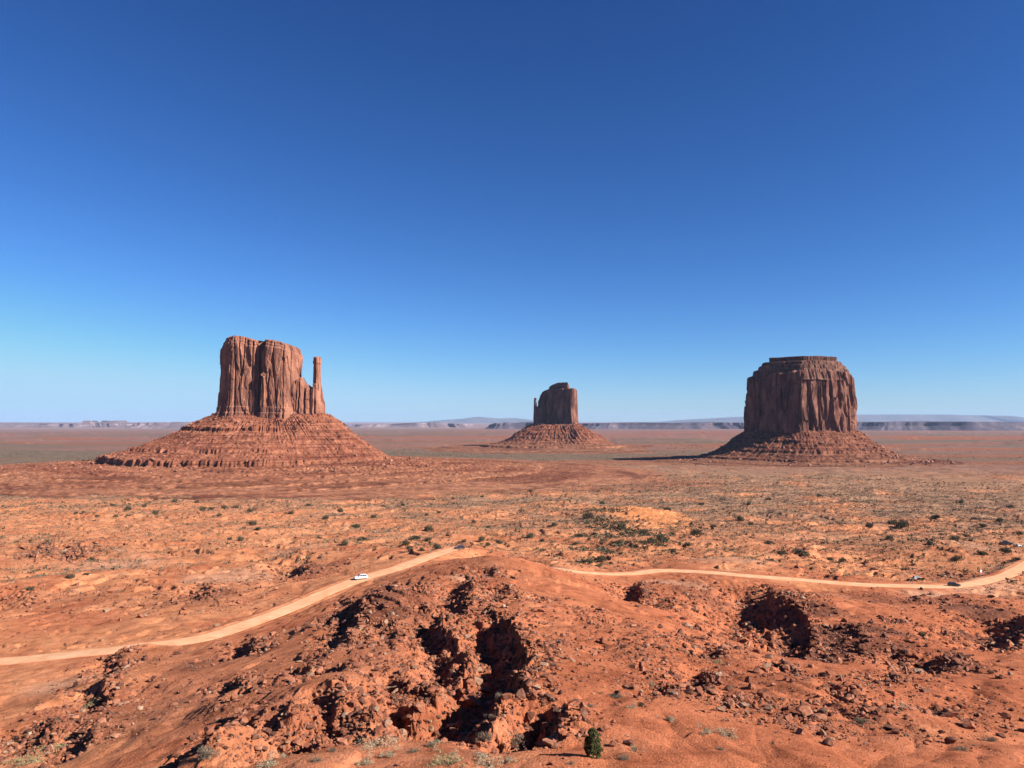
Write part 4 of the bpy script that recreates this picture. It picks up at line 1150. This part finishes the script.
# lists of single bushes one can pick out in the valley: (px, py, width in px)
VAL_C = [(403, 506, 5), (427, 516, 4), (440, 513, 4), (428, 531, 9), (413, 540, 11), (406, 545, 8), (426, 541, 7), (474, 523, 4), (487, 528, 5), (483, 541, 7), (500, 544, 7), (488, 545, 5), (463, 543, 5), (528, 538, 8),
         (543, 541, 5), (554, 526, 6), (577, 537, 10), (575, 545, 6), (602, 504, 6), (589, 519, 11), (437, 549, 10), (411, 550, 8), (422, 551, 6), (530, 492, 4), (482, 497, 4), (453, 499, 3)]
VAL_R = [(669, 511, 8), (697, 535, 11), (712, 527, 6), (645, 535, 8), (686, 546, 7), (663, 541, 12), (620, 530, 10), (602, 561, 10), (590, 565, 9), (618, 545, 8), (740, 521, 9), (752, 525, 6), (700, 505, 6),
         (842, 562, 8), (831, 560, 7), (901, 528, 14), (894, 524, 10), (957, 541, 10), (967, 537, 8), (870, 528, 8), (935, 518, 8), (1000, 522, 7), (985, 527, 6), (750, 505, 5), (770, 500, 5), (820, 497, 5), (1012, 508, 6), (960, 503, 6), (975, 520, 6),
         (955, 560, 9), (985, 555, 8), (1005, 553, 9), (1015, 560, 7), (1018, 535, 7), (930, 545, 7), (890, 540, 7)]
VAL_L = [(113, 506, 5), (128, 510, 6), (143, 507, 5), (157, 514, 7), (98, 516, 4), (116, 517, 5), (127, 516, 5), (204, 511, 7), (212, 510, 5), (225, 509, 6), (237, 508, 6), (219, 516, 6), (250, 512, 6), (242, 541, 7), (229, 540, 5),
         (84, 513, 4), (75, 515, 4), (176, 502, 5), (196, 503, 5), (252, 525, 8), (258, 530, 6), (290, 514, 6), (310, 506, 5), (325, 520, 7), (340, 512, 6), (355, 528, 8), (372, 518, 6), (385, 508, 5), (365, 540, 8), (345, 545, 7), (320, 538, 6), (70, 578, 7), (88, 575, 5), (92, 560, 5), (28, 590, 7)]
for lst, lb, gr in ((VAL_C, 'small dark shrub on the orange flat beyond the road bend, in the middle', 'dark shrubs on the middle of the valley floor'),
                    (VAL_R, 'dark scrub bush on the flats beyond the right hand road', 'dark bushes beyond the right hand road'),
                    (VAL_L, 'dark little bush on the red flats below the large left butte', 'dark bushes below the large left butte')):
    for i, (px, py, wd) in enumerate(lst): place_plant(P_DARK if i % 2 else P_DARK2, px, py, wd * .92, lb, gr, random.uniform(1.05, 1.4))

# scrub nobody could count: small leafy tufts all over the valley
def scrub_mass(name, n_try, r0, r1, seed, mat, dens, smin, smax, nl=16, th=0.66):
    rng = np.random.default_rng(seed)
    protos = [leaf_cloud(bush_points(rng, nl, .9, .8, 5, .5), .30, rng, 0, 1.6) for _ in range(8)]
    a = rng.uniform(-th, th, n_try); r = np.sqrt(rng.uniform(r0 * r0, r1 * r1, n_try))
    x = np.sin(a) * r; y = np.cos(a) * r
    keep = rng.uniform(0, 1, n_try) < dens(x, y, r)
    for pts, rz, wd in ROADS:
        m = region(x, y, 8, pts[:, 0].min(), pts[:, 0].max(), pts[:, 1].min(), pts[:, 1].max())
        d = np.full(x.shape, 99.0); dd_, _, _ = seg_dist(x[m], y[m], pts[::4]); d[m] = dd_
        keep &= d > wd * .5 + 1.2
    x = x[keep]; y = y[keep]
    z = height(x, y); n_ = len(x)
    s = smin * (smax / smin) ** (rng.uniform(0, 1, n_) ** 2.0)
    V = []; Fc = []; off = 0; which = rng.integers(0, 8, n_)
    for k, (v, f) in enumerate(protos):
        m = which == k; q = m.sum()
        if not q: continue
        t = rng.uniform(0, 6.28, q); c, s_ = np.cos(t)[:, None], np.sin(t)[:, None]
        sc_ = s[m][:, None]
        V.append(np.stack([(v[None, :, 0] * c - v[None, :, 1] * s_) * sc_ + x[m][:, None], (v[None, :, 0] * s_ + v[None, :, 1] * c) * sc_ + y[m][:, None], v[None, :, 2] * sc_ * 1.0 + z[m][:, None]], -1).reshape(-1, 3))
        Fc.append((f[None] + (np.arange(q) * len(v))[:, None, None]).reshape(-1, 4) + off); off += q * len(v)
    o = mesh_np(name, np.concatenate(V), np.concatenate(Fc), mat, False)
    tag(o, kind='stuff'); print(name, n_)
    return o

def vdens(x, y, r):
    th = np.arctan2(x, y)
    d = S(-0.35, 0.45, fbm(x / 60, y / 60, 4, 204) + 0.25 * S(-.2, .2, th) + .15 * S(500, 900, r)) * S(345, 420, r)
    d *= 1 - 0.35 * S(.12, .4, -th) * (1 - S(800, 1000, r))
    d *= 1 - (np.sqrt(((x - DUNE[0]) / 40) ** 2 + ((y - DUNE[1]) / 90) ** 2) < 1)
    return d
scrub_mass('scrub', 42000, 330, 1500, 71, M['leaf_dark'], vdens, .5, 2.4, 12)
scrub_mass('sage_scrub', 190000, 330, 1300, 72, M['leaf_sage'], lambda x, y, r: np.minimum(1, vdens(x, y, r) * 1.3 + .12), .45, 1.5, 6)
scrub_mass('distant_scrub', 60000, 850, 3600, 73, M['leaf_dark'], lambda x, y, r: .9 * S(-.1, .4, fbm(x / 300, y / 300, 3, 205)) * (1 - S(1800, 3600, r) * .6), 1.0, 4.2, 6)
scrub_mass('low_dry_grass', 9000, 45, 360, 74, M['leaf_sage'], lambda x, y, r: .28 * S(-.15, .5, fbm(x / 20, y / 20, 3, 206)), .22, .65, 16)
# thicket in the wash beyond the mound
tx, ty = hit([605, 612, 606, 598, 590, 640, 660, 625, 600], [512, 524, 536, 548, 560, 534, 545, 540, 522])
tr = [16, 20, 16, 12, 9, 16, 14, 12, 14]
def thick(x, y, r):
    m = np.zeros(x.shape)
    for a, b, R in zip(tx, ty, tr): m = np.maximum(m, np.exp(-((x - a) ** 2 + ((y - b) / 1.8) ** 2) / R ** 2))
    return m * .9
scrub_mass('wash_thicket', 45000, 350, 900, 75, M['leaf_dark'], thick, .8, 3.0, 14, .4)

# ---------------------------------------------------------------- rocks
def rock_things():
    """the largest single boulders, each its own object; the rest is one mass of stones"""
    rng = np.random.default_rng(31)
    X = []; Y = []; SZ = []
    for (a, b, R, s) in RUB:
        D = math.hypot(a, b)
        n_ = int(190 * s * (R / 7) ** 1.2)
        rr0 = R * 1.25 * np.sqrt(-np.log(1 - rng.uniform(0, .93, n_))); t = rng.uniform(0, 6.28, n_)
        x = a + rr0 * np.cos(t); y = b + rr0 * np.sin(t) * 1.15
        sz = 0.10 * (1 + rng.pareto(2.2, n_)); sz = np.minimum(sz * (1 + D / 300), .35 + D * .0035)
        X.append(x); Y.append(y); SZ.append(sz)
    # stones shed along the foot and the rim of every scarp
    for pts, h, L, e in SCARPS:
        D = math.hypot(*pts.mean(0)); ln = np.hypot(*np.diff(pts, axis=0).T).sum()
        n_ = int(17 * ln * min(1.0, 110 / D + .3))
        t = rng.uniform(0, len(pts) - 1.001, n_); i = t.astype(int); f = t - i
        p = pts[i] * (1 - f)[:, None] + pts[i + 1] * f[:, None]
        d = pts[-1] - pts[0]; nrm = np.array([-d[1], d[0]]) / (np.hypot(*d) + 1e-9)
        o = rng.normal(.28 * L, .42 * L, n_)
        p = p + nrm * o[:, None] + rng.normal(0, .6, (n_, 2))
        sz = np.minimum(0.12 * (1 + rng.pareto(2.1, n_)) * (1 + D / 300), .35 + D * .0035)
        X.append(p[:, 0]); Y.append(p[:, 1]); SZ.append(sz)
    # thin litter everywhere on the near hills
    n_ = 9000
    a = rng.uniform(-.64, .64, n_); r = 46 * (330 / 46) ** rng.uniform(0, 1, n_)
    x = np.sin(a) * r; y = np.cos(a) * r
    k = rng.uniform(0, 1, n_) < S(-.3, .6, fbm(x / 12, y / 12, 3, 301)) * .5 + .02
    X.append(x[k]); Y.append(y[k]); SZ.append(np.minimum(.055 * (1 + rng.pareto(2.6, k.sum())) * (1 + r[k] / 300), .5))
    # broken ledges out in the valley
    n_ = 60000
    a = rng.uniform(-.66, .66, n_); r = np.sqrt(rng.uniform(230 ** 2, 950 ** 2, n_))
    x = np.sin(a) * r; y = np.cos(a) * r
    k = rng.uniform(0, 1, n_) < S(0.05, .5, fbm(x / 28, y / 45, 4, 302) + .12 * S(0, .4, -a)) * .9 + .02
    X.append(x[k]); Y.append(y[k]); SZ.append(np.minimum(.22 * (1 + rng.pareto(2.6, k.sum())), 1.5))
    X = np.concatenate(X); Y = np.concatenate(Y); SZ = np.concatenate(SZ)
    keep = (Y > 44)
    for pts, rz, wd in ROADS:
        m = region(X, Y, 10, pts[:, 0].min(), pts[:, 0].max(), pts[:, 1].min(), pts[:, 1].max())
        d = np.full(X.shape, 99.0); dd_, _, _ = seg_dist(X[m], Y[m], pts[::4]); d[m] = dd_
        keep &= d > wd * .5 + .8
    X = X[keep]; Y = Y[keep]; SZ = SZ[keep]
    Z = height(X, Y)
    app = SZ / np.hypot(X, Y)
    # big ones named one by one (px, py, size m, label)
    heroes = [
        (481, 692, 1.05, 'rounded orange boulder, top one of the pile in the dark gully'), (470, 702, .85, 'squat orange boulder at the left of the gully pile'),
        (478, 704, .95, 'broad orange boulder in the middle of the gully pile'), (488, 706, .9, 'rounded boulder at the lower right of the gully pile'),
        (474, 714, .7, 'lowest boulder of the pile in the dark gully'), (420, 711, .8, 'pale rounded boulder alone at the left gully edge'),
        (408, 719, .75, 'orange boulder below the pale one at the left gully edge'), (807, 716, 1.1, 'large red boulder at the right end of the near rubble band'),
        (822, 719, 1.0, 'dark red boulder last in the near rubble band'), (765, 697, .9, 'angular boulder behind the near rubble band'),
        (700, 694, .9, 'flat slab boulder in the middle of the rubble band'), (714, 693, .8, 'blocky boulder beside the flat slab in the rubble band'),
        (632, 668, .9, 'purple grey boulder heading the rubble tongue on the slope'), (641, 668, .8, 'dark boulder next to the purple grey one'),
        (950, 716, 1.0, 'long pale edged slab at right, standing on its side'), (966, 727, .9, 'dark slab under the pale edged one at right'),
        (601, 610, 1.2, 'dark boulder at the top of the rubble slope'), (604, 643, 1.0, 'dark boulder halfway down the rubble slope'),
    ]
    hx_, hy_ = hit([h[0] for h in heroes], [h[1] for h in heroes], height, 25, 900, 800)
    hz_ = height(hx_, hy_)
    protos = []
    for i, (v, f) in enumerate(ROCKS_HI):
        protos.append([mesh_np('boulder', v, f, M[q], False) for q in (('rock', 'rock_dark') if i % 4 else ('rock', 'rock_pale'))])
    flat = [o for p_ in protos for o in p_]; fresh = set(range(len(flat)))
    def put(i, x, y, z, s, label, group):
        if i in fresh: fresh.discard(i); o = flat[i]
        else: o = flat[i].copy(); COL.objects.link(o)
        o.location = (x, y, z + s * .25)
        o.scale = (s * rng.uniform(.85, 1.2), s * rng.uniform(.8, 1.1), s * rng.uniform(.6, .9)); o.rotation_euler = (rng.normal(0, .25), rng.normal(0, .25), rng.uniform(0, 6.28))
        tag(o, label, 'rock', group)
        return o
    for i, h in enumerate(heroes): put((i * 2) % len(flat), hx_[i], hy_[i], hz_[i], h[2], h[3], None)
    idx = np.argsort(-app)[:265]
    pxs = 512 + F * X / Y
    g = Y * 0
    for j, k in enumerate(idx):
        px_ = pxs[k]; D = Y[k]
        if D > 200: lb, gr = 'dark block of sandstone on the broken ground near the road', 'boulders on the broken ground near the road'
        elif px_ < 210: lb, gr = 'weathered boulder in the rocky gully at the lower left', 'boulders in the lower left gully'
        elif px_ < 556: lb, gr = 'loose red boulder among the black shadowed ledges', 'boulders among the shadowed ledges'
        elif px_ < 860: lb, gr = 'angular red boulder in the rubble band on the sunny right slope', 'boulders of the rubble band'
        else: lb, gr = 'weathered slab on the red slope at the lower right', 'boulders on the lower right slope'
        put(rng.integers(0, len(flat)), X[k], Y[k], Z[k], SZ[k], lb, gr)
    for i in list(fresh): bpy.data.objects.remove(flat[i])
    rest = np.ones(len(X), bool); rest[idx] = False
    mid_ = rest & (app > 0.003); sm = rest & ~mid_
    for nm, m, pr, sd in (('loose_rocks', mid_, ROCKS_LO, 1), ('small_stones', sm, ROCKS_XS, 2)):
        q = rng.uniform(0, 1, len(X))
        for mt, lo, hi in (('rock', 0, .62), ('rock_dark', .62, .93), ('rock_pale', .93, 1.01)):
            mm = m & (q >= lo) & (q < hi)
            if mm.sum(): scatter_rocks(nm, X[mm], Y[mm], Z[mm], SZ[mm], M[mt], pr, sd)
    print('rocks', len(X), mid_.sum(), sm.sum())
rock_things()

# ---------------------------------------------------------------- vehicles
M['paint_white'] = mat_plain('white car paint', (0.52, 0.52, 0.51), .35, .5, 0, .03)
M['paint_dark'] = mat_plain('charcoal car paint', (0.035, 0.036, 0.042), .35, .5, 0, .1)
M['paint_black'] = mat_plain('black car paint', (0.018, 0.018, 0.02), .35, .5, 0, .1)
M['paint_silver'] = mat_plain('silver car paint', (0.42, 0.43, 0.45), .35, .5, .3, .05)
M['car_glass'] = mat_plain('tinted car glass', (0.02, 0.025, 0.03), .12, .6, 0, .1)
M['rubber'] = mat_plain('tyre rubber', (0.022, 0.021, 0.02), .9, .2, 0, .2)
M['rim'] = mat_plain('alloy wheel rim', (0.45, 0.45, 0.46), .4, .5, .7, .05)
M['lamp_clear'] = mat_plain('headlamp lens', (0.7, 0.72, 0.75), .15, .6, 0, .03)
M['lamp_red'] = mat_plain('tail lamp lens', (0.45, 0.02, 0.015), .2, .6, 0, .05)
M['trim'] = mat_plain('black plastic trim', (0.03, 0.03, 0.03), .7, .3, 0, .1)
M['white_board'] = mat_plain('white painted board', (0.78, 0.77, 0.74), .6, .3, 0, .04)

def loft(name, prof, halfw, mat, parent, bevel=0.0, seg=3):
    """side profile (y, z) lofted across the width; halfw(z) gives the half width so that the sides lean in"""
    import bmesh
    bm = bmesh.new()
    L = [bm.verts.new((-halfw(z), y, z)) for y, z in prof]; R = [bm.verts.new((halfw(z), y, z)) for y, z in prof]
    bm.faces.new(L); bm.faces.new(R[::-1]); n_ = len(prof)
    for i in range(n_): bm.faces.new((L[(i + 1) % n_], L[i], R[i], R[(i + 1) % n_]))
    bmesh.ops.recalc_face_normals(bm, faces=bm.faces)
    if bevel: bmesh.ops.bevel(bm, geom=list(bm.edges), offset=bevel, segments=seg, affect='EDGES', clamp_overlap=True)
    me = bpy.data.meshes.new(name); bm.to_mesh(me); bm.free(); me.materials.append(mat)
    o = bpy.data.objects.new(name, me); COL.objects.link(o); o.parent = parent
    return o

def lathe_x(name, pts, mat, parent, loc=(0, 0, 0), k=24):
    """pts = (x, r) around the x axis"""
    t = np.arange(k) * 2 * math.pi / k
    V = np.concatenate([np.stack([np.full(k, a), r * np.cos(t), r * np.sin(t)], 1) for a, r in pts])
    o = mesh_np(name, V, grid_faces(len(pts), k, True), mat, True, parent); o.location = loc
    return o

def car(label, paint, pickup=False):
    root = empty('parked_car' if 'parked' in label else 'car'); tag(root, label, 'car', None)
    hw = lambda z: .93 - max(0, z - .75) * .12
    body = [(-2.35, .42), (-2.38, .62), (-2.30, .92), (-1.30, 1.03), (-.9, 1.06), (2.2, 1.06), (2.32, .98), (2.36, .60), (2.30, .40), (1.95, .34), (-1.9, .34)]
    loft('body', body, hw, paint, root, .05)
    hw2 = lambda z: .84 - max(0, z - 1.05) * .28
    cab = [(-1.05, 1.04), (-.35, 1.62), (-.1, 1.68), (1.75 if not pickup else .7, 1.66), (2.18 if not pickup else 1.0, 1.04)]
    loft('cabin', cab, hw2, paint, root, .05)
    hw3 = lambda z: .853 - max(0, z - 1.05) * .28
    def pane(nm, pts):
        return loft(nm, pts, hw3, M['car_glass'], root)
    pane('side_window', [(-.72, 1.12), (-.26, 1.54), (.34, 1.56), (.34, 1.12)])
    pane('side_window', [(.42, 1.12), (.42, 1.56), (1.2 if not pickup else .66, 1.56), (1.2 if not pickup else .82, 1.12)])
    if not pickup: pane('side_window', [(1.27, 1.12), (1.27, 1.56), (1.66, 1.54), (1.86, 1.12)])
    # wind and rear screens as thin raked slabs
    def slab(nm, y0, z0, y1, z1, w0, w1, mat, t=.02):
        dy, dz = y1 - y0, z1 - z0; l = math.hypot(dy, dz); ny, nz = -dz / l * t, dy / l * t
        if ny * (1 if y0 > 0 else -1) < 0: ny, nz = -ny, -nz
        V = [(-w0, y0, z0), (w0, y0, z0), (w1, y1, z1), (-w1, y1, z1)]; V += [(a, b + ny, c + nz) for a, b, c in V]
        return mesh_np(nm, V, [(0, 1, 2, 3), (7, 6, 5, 4), (0, 4, 5, 1), (1, 5, 6, 2), (2, 6, 7, 3), (3, 7, 4, 0)], mat, False, root)
    slab('windscreen', -.99, 1.10, -.38, 1.60, .74, .64, M['car_glass'])
    slab('rear_window', 2.15 if not pickup else .98, 1.12, 1.80 if not pickup else .74, 1.60, .74, .64, M['car_glass'])
    for sx in (-1, 1):
        for y in (-1.45, 1.42):
            wv = empty('wheel', (sx * .80, y, .36)); wv.parent = root
            lathe_x('tyre', [(-.11, .2), (-.12, .33), (-.08, .36), (.08, .36), (.12, .33), (.11, .2)], M['rubber'], wv)
            lathe_x('rim', [(.09 * sx, .2), (.105 * sx, .17), (.07 * sx, .12), (.10 * sx, .05), (.105 * sx, .001)], M['rim'], wv)
        loft('headlight', [(-2.40, .72), (-2.385, .86), (-2.2, .88), (-2.2, .70)], lambda z: .13, M['lamp_clear'], root, .02).location = (sx * .66, 0, 0)
        loft('tail_light', [(2.36, .72), (2.36, .96), (2.2, .98), (2.2, .70)], lambda z: .10, M['lamp_red'], root, .02).location = (sx * .74, 0, 0)
        loft('mirror', [(-.82, 1.10), (-.82, 1.24), (-.70, 1.24), (-.70, 1.10)], lambda z: .09, paint, root, .03).location = (sx * .98, 0, 0)
    loft('bumper', [(-2.42, .36), (-2.44, .56), (-2.25, .58), (-2.25, .34)], lambda z: .88, M['trim'], root, .03)
    loft('bumper', [(2.42, .36), (2.42, .56), (2.2, .58), (2.2, .34)], lambda z: .88, M['trim'], root, .03)
    loft('grille', [(-2.395, .62), (-2.375, .86), (-2.2, .86), (-2.2, .62)], lambda z: .45, M['trim'], root, .01)
    if pickup: loft('cargo_bed', [(1.12, 1.0), (1.12, 1.09), (2.24, 1.09), (2.24, 1.0)], lambda z: .72, M['trim'], root, .01)
    return root

def on_road(px, py, road=1):
    X, Y = hit([px], [py], height, 100, 900, 900)
    return X[0], Y[0], float(height(X, Y)[0])

def set_car(o, px, py, width_px, heading, lift=.16, length=4.75):
    x, y, z = on_road(px, py)
    o.location = (x, y, z + lift)
    o.rotation_euler = (0, 0, heading)
    s = width_px * y / F / length; o.scale = (s, s, s)
    print('car scale', px, round(s, 2), round(y))
    return o
# headings: the bonnet points towards local -Y
set_car(car('white sport utility car driving on the left stretch of dirt road', M['paint_white']), 361, 579.5, 13.5, math.radians(-68))
set_car(car('dark car at the crest of the road bend, left of the middle', M['paint_dark']), 459.5, 549.5, 10.5, math.radians(-80))
set_car(car('black car driving on the right hand road with a long shadow', M['paint_black']), 954, 586.5, 11, math.radians(80))
set_car(car('silver car parked off the far side of the right hand road', M['paint_silver']), 917, 579, 8.5, math.radians(100), 0.0)
set_car(car('charcoal pickup parked near the right edge beyond the road bend', M['paint_dark'], True), 1006, 544.5, 11, math.radians(75), 0.0)
set_car(car('white car parked at the right edge just past the charcoal pickup', M['paint_white']), 1019, 546.5, 7, math.radians(110), 0.0)

# white marker board on a post near the bend
def board(px, py, w_, h_, label):
    x, y, z = on_road(px, py)
    root = empty('sign', (x, y, z)); tag(root, label, 'sign')
    V = []; Fc = []
    tube(V, Fc, (-w_ * .35, .06, -.3), (-w_ * .35, .06, h_), .05, .05, 8); mesh_np('post', V, Fc, M['trim'], False, root)
    V = []; Fc = []
    tube(V, Fc, (w_ * .35, .06, -.3), (w_ * .35, .06, h_), .05, .05, 8); mesh_np('post', V, Fc, M['trim'], False, root)
    loft('board', [(-.03, h_ * .3), (-.03, h_), (.0, h_), (.0, h_ * .3)], lambda z: w_ / 2, M['white_board'], root, .01)
board(981, 574, .9, 1.9, 'small white board on posts beside the curve of the right hand road')
